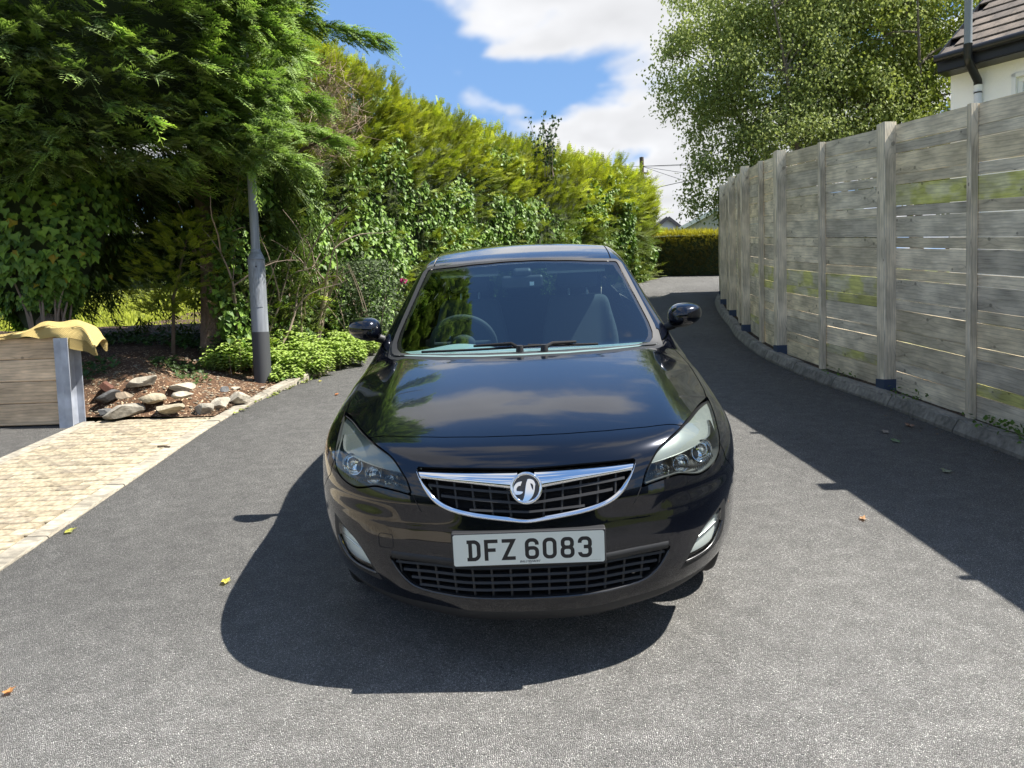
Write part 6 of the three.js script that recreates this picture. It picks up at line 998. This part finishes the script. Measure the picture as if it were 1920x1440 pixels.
// ----- lawn behind the bank, and the far edge of that garden -----
{
  const R = rngOf(82), B = new Bag(); for (let i = 0; i < 60000; i++) { const d = 10.5 + 20 * R() * R(), x = -3.4 - 14 * R() * (0.4 + d / 30); const p = UP(x, d, -0.02), h = 0.05 + 0.06 * R(), a = R() * 6.28, w = 0.008 + 0.0009 * d; B.tri(p.clone().add(V3(Math.cos(a) * w, 0, Math.sin(a) * w)), p.clone().add(V3(-Math.cos(a) * w, 0, -Math.sin(a) * w)), p.clone().add(V3((R() - 0.5) * 0.06, h, (R() - 0.5) * 0.06)), tone([0.42, 0.46, 0.05], 0.7 + 0.6 * R())); }
  const g = new THREE.Mesh(B.geo(), M.leaf); g.name = 'grass'; g.userData = { kind: 'stuff', label: 'sunlit rough grass of the garden behind the conifer', category: 'grass' }; scene.add(g);
}
function roundHedge(name, label, path, H, T, seed, colors, count, opts = {}) { // a clipped hedge along a line of [x, d]
  const R = rngOf(seed), pts = path.map(([x, d]) => V3(x, 0, d)), cv = new THREE.CatmullRomCurve3(pts), L = cv.getLength(), mid = cv.getPointAt(0.5), ground = opts.ground ?? ((x, d) => UP(x, d, 0)), t = thing(name, label, 'hedge', ground(mid.x, mid.z)), B = new Bag();
  const skin = (s, a, o) => { const p = cv.getPointAt(clamp(s / L)), q = cv.getTangentAt(clamp(s / L)), n = V3(q.z, 0, -q.x); const per = a * (2 * H + T); let w, y, nv; if (per < H) { w = T / 2; y = per; nv = [1, 0]; } else if (per < H + T) { w = T / 2 - (per - H); y = H; nv = [0, 1]; } else { w = -T / 2; y = 2 * H + T - per; nv = [-1, 0]; } const lump = 0.14 * (fbm(s * 1.2, a * 9, seed, 3) - 0.5) + o; w += nv[0] * lump; y += nv[1] * lump; const g = ground(p.x + n.x * w, p.z + n.z * w); g.y += Math.max(0.02, y); return { p: g, n: V3(n.x * nv[0], nv[1], -n.z * nv[0]), y }; };
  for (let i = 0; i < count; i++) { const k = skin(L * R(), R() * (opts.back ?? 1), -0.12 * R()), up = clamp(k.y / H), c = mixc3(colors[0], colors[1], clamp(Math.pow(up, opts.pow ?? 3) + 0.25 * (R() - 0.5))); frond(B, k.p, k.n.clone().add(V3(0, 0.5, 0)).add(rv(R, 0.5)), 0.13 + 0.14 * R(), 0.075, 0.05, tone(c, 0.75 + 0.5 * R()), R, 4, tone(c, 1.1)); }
  wpart('foliage', B.geo(), M.needle, t); wpart('shade_core', sheet(30, 20, (u, v) => skin(mix(0.1, L - 0.1, u), v, -0.16).p, () => [0, 0]), M.deep, t); return t;  // the dark core is added to hold the inner shade
}
roundHedge('clipped_hedge', 'low clipped hedge with yellow-green top and shade coloured into its face closing the far end of the lane', [[3.0, 29.6], [6, 28.2], [9, 27.1], [13, 26.3]], 1.52, 1.0, 91, [[0.11, 0.10, 0.028], [0.50, 0.46, 0.03]], 7500, { pow: 5, back: 0.75 });  // shade of the near face put into the lower colour
roundHedge('garden_hedge', 'hedge coloured as sunlit yellow-green beyond the sunlit garden behind the conifer', [[-30, 31], [-18, 32], [-9, 33], [-2.5, 34]], 2.4, 1.6, 92, [OLIVE, GOLD], 7000, { back: 1, pow: 0.5, ground: (x, d) => V3(x, terrainY(d) - 0.05, -d) });  // sunlight put into the foliage colours
// ----- birch behind the fence -----
function leafTree(label, cx, cd, H, seed, stems, leaves, lobes, cols, size) {
  const R = rngOf(seed), b = V3(cx, terrainY(cd) - 0.1, -cd), t = thing('birch_tree', label, 'tree', b), st = [], B = new Bag(), tips = [], lo = lobes.map((l) => ({ c: b.clone().add(V3(l[0], l[1], l[2])), r: l[3], v: l[4] ?? l[3] }));
  const trunk = []; for (let i = 0; i < stems; i++) { const a = (i / stems) * 6.28 + R(), pts = wander(R, b.clone().add(V3(Math.cos(a) * 0.25, 0, Math.sin(a) * 0.25)), V3(Math.cos(a) * 0.28, 1, Math.sin(a) * 0.28), H * (0.72 + 0.2 * R()), 0.06, 10); trunk.push(tube(pts, taper(0.10, 0.015, 11), 8)); tips.push(pts); }
  for (const l of lo) for (let j = 0; j < 7; j++) { const s = tips[Math.floor(R() * tips.length)], from = s.reduce((m, p) => (p.distanceTo(l.c) + Math.max(0, p.y - l.c.y) * 2 < m.distanceTo(l.c) + Math.max(0, m.y - l.c.y) * 2 ? p : m), s[2]), to = l.c.clone().add(V3((R() - 0.5) * 1.7 * l.r, (R() - 0.6) * 1.4 * l.v, (R() - 0.5) * 1.7 * l.r)), pts = []; for (let k = 0; k <= 7; k++) { const p = from.clone().lerp(to, k / 7); p.y += 0.35 * Math.sin((k / 7) * Math.PI) * from.distanceTo(to) * 0.25; pts.push(p.add(rv(R, 0.05 * (k > 0 ? 1 : 0)))); } st.push(tube(pts, taper(0.028, 0.005, 8), 5)); }
  const total = lo.reduce((m, l) => m + l.r * l.r * l.v, 0);
  for (const l of lo) { const m = Math.round((leaves * l.r * l.r * l.v) / total); const clumps = Array.from({ length: Math.round(22 + m / 130) }, () => { const q = rv(R).normalize().multiplyScalar(Math.cbrt(R() * 0.9 + 0.1)); return l.c.clone().add(V3(q.x * l.r, q.y * l.v, q.z * l.r)); });
    for (let i = 0; i < m; i++) { const c = clumps[Math.floor(R() * clumps.length)], q = rv(R).multiplyScalar(0.36 * l.r * Math.pow(R(), 0.6)); const p = c.clone().add(V3(q.x, q.y * 0.8 - 0.12 * R(), q.z)); const g = clamp((p.y - b.y) / H), k = 0.7 + 0.6 * R(); leaf(B, p, rv(R).add(V3(0, 0.5, 0)).normalize(), V3(R() - 0.5, -1, R() - 0.5), size * (0.75 + 0.5 * R()), tone(mixc3(cols[0], cols[1], clamp(g * 0.8 + 0.5 * (R() - 0.5))), k), 0.1, 0.36); } }
  wpart('trunk', join(trunk), M.barkGrey, t); wpart('branches', join(st), M.barkGrey, t).name = 'branch_tangle'; wpart('crown', B.geo(), M.leaf, t);
}
leafTree('broad airy birch with small grey-green leaves behind the timber fence', 6.6, 17.2, 8.2, 95, 4, 105000, [[-2.3, 5.2, 0.3, 1.15], [-1.7, 3.9, 0.1, 1.05, 0.9], [-1.9, 2.6, 0.6, 0.95, 0.8], [-2.0, 6.6, 0, 1.0], [-0.8, 5.0, 0.3, 1.5], [-0.5, 6.9, 0, 1.5], [-0.6, 3.2, 0.8, 1.3, 0.9], [0.9, 5.6, 0, 1.6], [0.8, 3.9, 0.6, 1.4, 1.0], [1.0, 7.4, 0, 1.4], [-1.7, 2.2, 1.0, 0.55, 0.5], [-2.0, 2.05, 1.1, 0.36, 0.42]], [[0.20, 0.26, 0.075], [0.46, 0.52, 0.16]], 0.070);
leafTree('yellower broadleaf tree behind the fence close to the white house', 9.2, 17.0, 7.8, 96, 3, 48000, [[-0.7, 3.1, 0.8, 1.15, 0.9], [0.3, 4.3, 0.5, 1.2], [0.6, 2.6, 0.8, 1.0, 0.8], [-0.6, 5.6, 0, 1.4], [0.5, 6.6, 0, 1.3], [-1.3, 4.3, 0.5, 1.1], [1.3, 5.4, 0.2, 0.9]], [[0.22, 0.29, 0.040], [0.36, 0.40, 0.08]], 0.082);
// ----- what stands behind the camera and shows only in the car's paint and chrome -----
roundHedge('boundary_hedge', 'tall dark hedge across the lower end of the lane, mirrored in the chrome', [[-16, -12], [-6, -13], [4, -13], [14, -11]], 3.4, 1.6, 97, [CONIFER, LEAFGREEN], 3500, { back: 1 });
// ---------- small things ----------
function rock(seed, sx, sy, sz, cuts = 9) { // a broken slab: a ball planed by random flats
  const R = rngOf(seed), g = new THREE.IcosahedronGeometry(1, 4), p = g.attributes.position, P = []; for (let i = 0; i < cuts; i++) P.push([rv(R).normalize(), 0.42 + 0.35 * R()]); P.push([V3(0, 1, 0.1 * (R() - 0.5)).normalize(), 0.5 + 0.15 * R()], [V3(0, -1, 0), 0.6]);
  for (let i = 0; i < p.count; i++) { const v = V3(p.getX(i), p.getY(i), p.getZ(i)); for (const [n, d] of P) { const q = v.dot(n); if (q > d) v.addScaledVector(n, d - q); } const k = 1 + 0.06 * (fbm(v.x * 5 + seed, v.y * 5, v.z * 5, 3) - 0.5); p.setXYZ(i, v.x * sx * k, v.y * sy * k, v.z * sz * k); }
  const q = mergeVertices((g.deleteAttribute('normal'), g.deleteAttribute('uv'), g), 1e-4).toNonIndexed(); q.computeVertexNormals(); const t = []; for (let i = 0; i < q.attributes.position.count; i++) t.push(q.attributes.position.getX(i) + q.attributes.position.getY(i) * 0.6, q.attributes.position.getZ(i) + q.attributes.position.getY(i) * 0.8); q.setAttribute('uv', new THREE.Float32BufferAttribute(t, 2)); return q;
}
const stoneM = { pale: conc(1.0, 0.95, 0.85), grey: conc(0.78, 0.76, 0.71), buff: conc(0.95, 0.87, 0.70), slate: conc(0.30, 0.32, 0.36), rust: conc(0.60, 0.50, 0.40) };
const R7 = rngOf(71);
// [x, d, lift, half sizes, turn, tilt, material, label]
[[-3.62, 7.00, 0.06, 0.19, 0.085, 0.13, 0.3, 0.10, 'grey', 'large angular grey-brown stone at the front of the pile nearest the wall'],
 [-3.22, 7.04, 0.06, 0.17, 0.075, 0.12, -0.1, 0.04, 'buff', 'long low buff stone in the front row of the pile'],
 [-3.42, 7.16, 0.12, 0.13, 0.075, 0.10, 0.5, -0.1, 'buff', 'yellow-buff stone wedged in the middle of the pile'],
 [-3.12, 7.20, 0.145, 0.12, 0.05, 0.10, 0.1, 0.06, 'pale', 'pale flat stone lying on the long low buff stone'],
 [-3.62, 7.42, 0.13, 0.19, 0.075, 0.13, -0.3, 0.10, 'pale', 'broad pale slab crowning the top of the stone pile'],
 [-3.24, 7.40, 0.11, 0.15, 0.06, 0.11, 0.4, -0.05, 'pale', 'thin buff slab on the soil right of the crowning slab'],
 [-3.66, 7.14, 0.16, 0.08, 0.06, 0.07, 0.9, 0.0, 'rust', 'small rough brown stone tucked below the crowning slab'],
 [-2.93, 7.10, 0.05, 0.12, 0.08, 0.10, 0.2, 0.05, 'grey', 'rounded grey stone at the right end of the front row'],
 [-2.80, 7.24, 0.06, 0.10, 0.085, 0.08, 0.7, 0.1, 'pale', 'upright pale stone next to the edging strip'],
 [-2.70, 7.48, 0.07, 0.14, 0.09, 0.10, -0.2, 0.05, 'pale', 'largest pale stone at the kerb end of the pile'],
 [-2.90, 7.62, 0.12, 0.05, 0.04, 0.05, 0.5, 0.0, 'slate', 'small bluish stone perched above the kerb end stones'],
 [-3.86, 7.22, 0.10, 0.13, 0.07, 0.13, 0.6, 0.45, 'slate', 'dark slate lump leaning beside the steel post'],
 [-3.80, 7.02, 0.04, 0.07, 0.055, 0.07, 0.1, 0.0, 'slate', 'small dark stone at the foot of the steel post'],
 [-3.72, 9.0, 0.06, 0.10, 0.06, 0.06, 0.2, 0.0, 'pale', 'pale half brick lying high on the bank by the tree trunk'],
 [-2.96, 8.1, 0.03, 0.055, 0.03, 0.04, 0.4, 0.0, 'pale', 'small pale stone alone on the soil in front of the lamp post'],
 [-2.72, 8.25, 0.02, 0.035, 0.025, 0.03, 0.9, 0.0, 'grey', 'pebble-sized grey stone near the lamp post foot'],
].forEach(([x, d, up, sx, sy, sz, turn, tilt, m, label], i) => {
  const big = i < 11 ? 1.02 : 1; const g = rock(200 + i, sx * big, sy * big, sz * big); g.rotateZ(tilt); g.rotateX(-tilt * 0.7 + 0.1); g.rotateY(turn); const y = Math.max(soilH(x, d), 0) * 0.65 + up, p = W(x, y, d); g.translate(p.x, p.y, p.z); solo('stone', g, stoneM[m], p, label, 'stone', 'stones on the soil bank');
});
{ const g = new RoundedBoxGeometry(0.10, 0.065, 0.21, 3, 0.006); g.rotateZ(-0.75); g.rotateY(0.35); const p = W(-3.93, 0.26, 7.35); g.translate(p.x, p.y, p.z); solo('brick', g, conc(0.34, 0.15, 0.11), p, 'dark red brick leaning on the soil right behind the steel post', 'brick'); }
// stones and crumbs too small to pick apart
{ const R = rngOf(72), geos = []; for (let i = 0; i < 420; i++) { const d = 7.05 + 2.2 * Math.pow(R(), 1.4), x = kerbL(d) - 0.14 - 1.5 * R(); const s = 0.006 + 0.018 * R() * R(), g = new THREE.IcosahedronGeometry(s, 0); g.scale(1.3, 0.6, 1); g.rotateY(R() * 6); const p = W(x, soilH(x, d) + s * 0.3, d); g.translate(p.x, p.y, p.z); geos.push(g); } const o = new THREE.Mesh(join(geos), conc(0.75, 0.68, 0.56)); o.name = 'gravel'; o.userData = { kind: 'stuff', label: 'small pale stones scattered over the bare soil', category: 'gravel' }; scene.add(o); }
{ const R = rngOf(73), B = new Bag(); for (let i = 0; i < 900; i++) { const near = R() < 0.55; let d, x, h; if (near) { d = 2.2 + 13 * R(); x = kerbR(d) - 0.02 - 0.55 * R() * R() * R() - 0.01; h = 0.004; } else { d = 2.2 + 13 * R(); x = kerbR(d) + 0.14 + 0.3 * R(); h = 0.1; } const p = W(x, h, d), a = R() * 6.28; leaf(B, p, V3((R() - 0.5) * 0.5, 1, (R() - 0.5) * 0.5).normalize(), V3(Math.cos(a), 0.1, Math.sin(a)), 0.012 + 0.03 * R() * R(), mixc3([0.06, 0.04, 0.025], [0.22, 0.15, 0.08], R()), 0.1, 0.3); } for (let i = 0; i < 500; i++) { const d = 6.9 + 2.4 * R(), x = kerbL(d) - 0.1 - 0.35 * R() * R(); const a = R() * 6.28; leaf(B, W(x, 0.02 + Math.max(0, soilH(x, d)), d), V3((R() - 0.5) * 0.5, 1, (R() - 0.5) * 0.5).normalize(), V3(Math.cos(a), 0.1, Math.sin(a)), 0.02 + 0.03 * R(), mixc3([0.10, 0.06, 0.035], [0.26, 0.17, 0.10], R()), 0.1, 0.22); }
  const o = new THREE.Mesh(B.geo(), leafMat(0.9, 0.1)); o.name = 'leaf_litter'; o.userData = { kind: 'stuff', label: 'brown leaf crumbs swept against the kerbs', category: 'litter' }; scene.add(o); }
// weeds in the gravel strip
{ const R = rngOf(74), B = new Bag(); for (const [cd, n, s] of [[4.85, 150, 0.05], [5.35, 60, 0.04], [6.5, 50, 0.035], [7.6, 40, 0.03], [4.2, 160, 0.05]]) for (let i = 0; i < n; i++) { const d = cd + (R() - 0.5) * 0.5, x = kerbR(d) + 0.02 + 0.25 * R(); leaf(B, W(x, 0.10 + 0.05 * R(), d), rv(R).add(V3(0, 1, 0.3)).normalize(), rv(R), s * (0.6 + 0.7 * R()), tone(LEAFGREEN, 0.6 + 0.8 * R()), 0.1, 0.35); } const o = new THREE.Mesh(B.geo(), M.leaf); o.name = 'weeds'; o.userData = { kind: 'stuff', label: 'small weeds growing between the dark kerb and the fence', category: 'weeds' }; scene.add(o); }
// single fallen leaves one can point to
[[-1.83, 7.88, 0.05, [0.55, 0.20, 0.05], 'curled orange leaf on the asphalt beside the pale kerb'], [-1.72, 9.16, 0.05, [0.50, 0.42, 0.04], 'yellow leaf on the asphalt near the left door mirror'], [-1.38, 3.4, 0.04, [0.60, 0.52, 0.06], 'pale yellow leaf just outside the edge of the car shadow'], [-2.53, 4.14, 0.055, [0.42, 0.42, 0.06], 'yellow-green leaf lying against the edging strip'], [-1.85, 2.53, 0.035, [0.55, 0.26, 0.08], 'small orange leaf alone near the lower edge of the lane'], [1.87, 3.93, 0.04, [0.60, 0.34, 0.16], 'pinkish leaf in the sun just off the notched fence shadow'], [2.83, 5.68, 0.06, [0.34, 0.28, 0.22], 'dry beige leaf in the fence shade beyond the green one'], [2.79, 5.43, 0.065, [0.16, 0.24, 0.10], 'pale green leaf in the shade of the fence'], [2.74, 4.69, 0.055, [0.28, 0.30, 0.18], 'greyish green leaf in the shade closest to the camera'], [3.1, 5.84, 0.06, [0.36, 0.20, 0.12], 'reddish dead leaf in the shade next to the kerb'], [-2.2, 8.7, 0.045, [0.40, 0.36, 0.05], 'yellow leaf on the kerb line right of the lamp post']].forEach(([x, d, s, c, label], i) => {
  const R = rngOf(400 + i), B = new Bag(), p = W(x, 0.006, d), n = 10, rot = R() * 6.28; const P = (k) => { const a = rot + (k / n) * 6.28, r = s * (k % 2 ? 0.55 : 1) * (0.8 + 0.3 * R()); return W(x + Math.cos(a) * r * 0.6, 0.008 + 0.012 * R(), d + Math.sin(a) * r); }; const ring = Array.from({ length: n }, (_, k) => P(k)); for (let k = 0; k < n; k++) B.tri(p, ring[(k + 1) % n], ring[k], tone(c, 0.85), c, c);
  const o = solo('fallen_leaf', B.geo(), M.leaf, p, label, 'leaf', 'fallen leaves on the asphalt');
});
{ const a = W(-2.83, 0.02, 5.93), b = W(-2.72, 0.02, 5.90); solo('twig', tube([a, a.clone().lerp(b, 0.5).add(V3(0, 0.004, 0)), b], 0.007, 6), M.bark, a, 'short dark twig lying on the buff block paving', 'twig'); }
// ---------- knitted yellow blanket over the end of the sleeper wall ----------
{
  const n = 256, knit = texOf(n, n, (i, j) => { const u = i / 16, v = j / 16, s = (Math.floor(v) % 2) * 0.5, a = Math.abs((((u + s) % 1) + 1) % 1 - 0.5) * 2, b = Math.abs((v % 1) - 0.5) * 2; return clamp(1 - 0.6 * a * a - 0.5 * b * b); }, false, 1);
  knit.repeat.set(5, 5); const knitMap = texOf(n, n, (i, j) => { const u = i / 16, v = j / 16, s = (Math.floor(v) % 2) * 0.5, a = Math.abs((((u + s) % 1) + 1) % 1 - 0.5) * 2, b = Math.abs((v % 1) - 0.5) * 2, k = clamp(1.0 - 0.24 * a * a * a - 0.20 * b * b * b); return [k, k * (0.97 + 0.03 * k), k * 0.95]; }, true, 1); knitMap.repeat.set(5, 5);  // colour map darkens the hollows between stitches as shade
  const mat = phys(0.84, 0.64, 0.27, 0.95, { map: knitMap, bumpMap: knit, bumpScale: 0.012, sheen: 0.6, sheenColor: rgb(0.7, 0.5, 0.15), sheenRoughness: 0.7 });
  const top = 0.825, x0 = -4.80, x1 = -3.74, dF = 6.83;
  const hang = curve([[0, 0.02], [0.25, 0.03], [0.42, 0.045], [0.55, 0.10], [0.68, 0.09], [0.8, 0.19], [0.93, 0.21], [1.0, 0.15]]), depth = curve([[0, 0.05], [0.2, 0.10], [0.45, 0.22], [1, 0.24]]), lift = curve([[0, 0.0], [0.2, 0.012], [0.35, 0.03], [0.5, 0.075], [0.7, 0.085], [0.9, 0.06], [1, 0.0]]);
  const S = (u, v, off) => { // v: front hem, up over the front edge, across the top, down the back
    const f = hang(u), dp = depth(u), bk = 0.03 + 0.05 * u, tot = f + dp + bk, s = v * tot, fold = 0.022 * Math.sin(u * 19 + 3 * v) * (1 - v) + 0.010 * Math.sin(u * 31 + 1) * ss(0.5, 0, v); let y, d;
    if (s < f) { y = top + lift(u) - (f - s); d = dF - 0.022 - 0.012 * ss(0, 0.08, f - s) - fold - off; } else if (s < f + dp) { const q = (s - f) / dp; y = top + lift(u) + off + 0.035 * Math.sin(q * Math.PI) * ss(0.2, 0.6, u) + 0.010 * Math.sin(u * 23 + q * 4); d = dF - 0.022 + q * dp; } else { y = top + lift(u) - (s - f - dp); d = dF - 0.022 + dp + off; }
    const r = ss(0.86, 1.0, u); y -= 0.10 * r * r * (v > 0.2 ? 1 : 0.3); return UP(mix(x0, x1, u) + 0.05 * (0.5 - v) * ss(0.7, 1, u) + off * r, d, y);
  };
  const uvf = (u, v) => [u * 1.05 * 1.2, v * 0.5 * 1.2];
  const A = sheet(110, 46, (u, v) => S(u, v, 0.006), uvf), Bk = sheet(110, 46, (u, v) => S(1 - u, v, -0.006), uvf);
  const p = UP(-4.2, 6.9, top), o = thing('yellow_blanket', 'chunky knitted yellow blanket draped over the sleeper wall and steel post', 'blanket', p);
  const rim = (f) => sheet(110, 1, (u, v) => f(u, v ? 0.006 : -0.006), uvf);
  const all = join([A, Bk, rim((u, k) => S(u, 0, k)), rim((u, k) => S(u, 1, k)), sheet(46, 1, (u, v) => S(0, u, v ? 0.006 : -0.006), uvf), sheet(46, 1, (u, v) => S(1, u, v ? 0.006 : -0.006), uvf)]);
  wpart('knit', all, mat, o);
  const R = rngOf(75), geos = []; for (let i = 0; i < 34; i++) { const u = 0.80 + 0.2 * (i / 34), pts = []; for (let k = 0; k <= 4; k++) pts.push(S(u, 0.001 + 0.05 * k, 0.009)); geos.push(tube(pts, 0.0045, 5)); } wpart('ribbed_hem', join(geos), mat, o);
}
scene.traverse((o) => { if (o.isMesh) o.castShadow = o.receiveShadow = true; });
renderer.render(scene, camera);
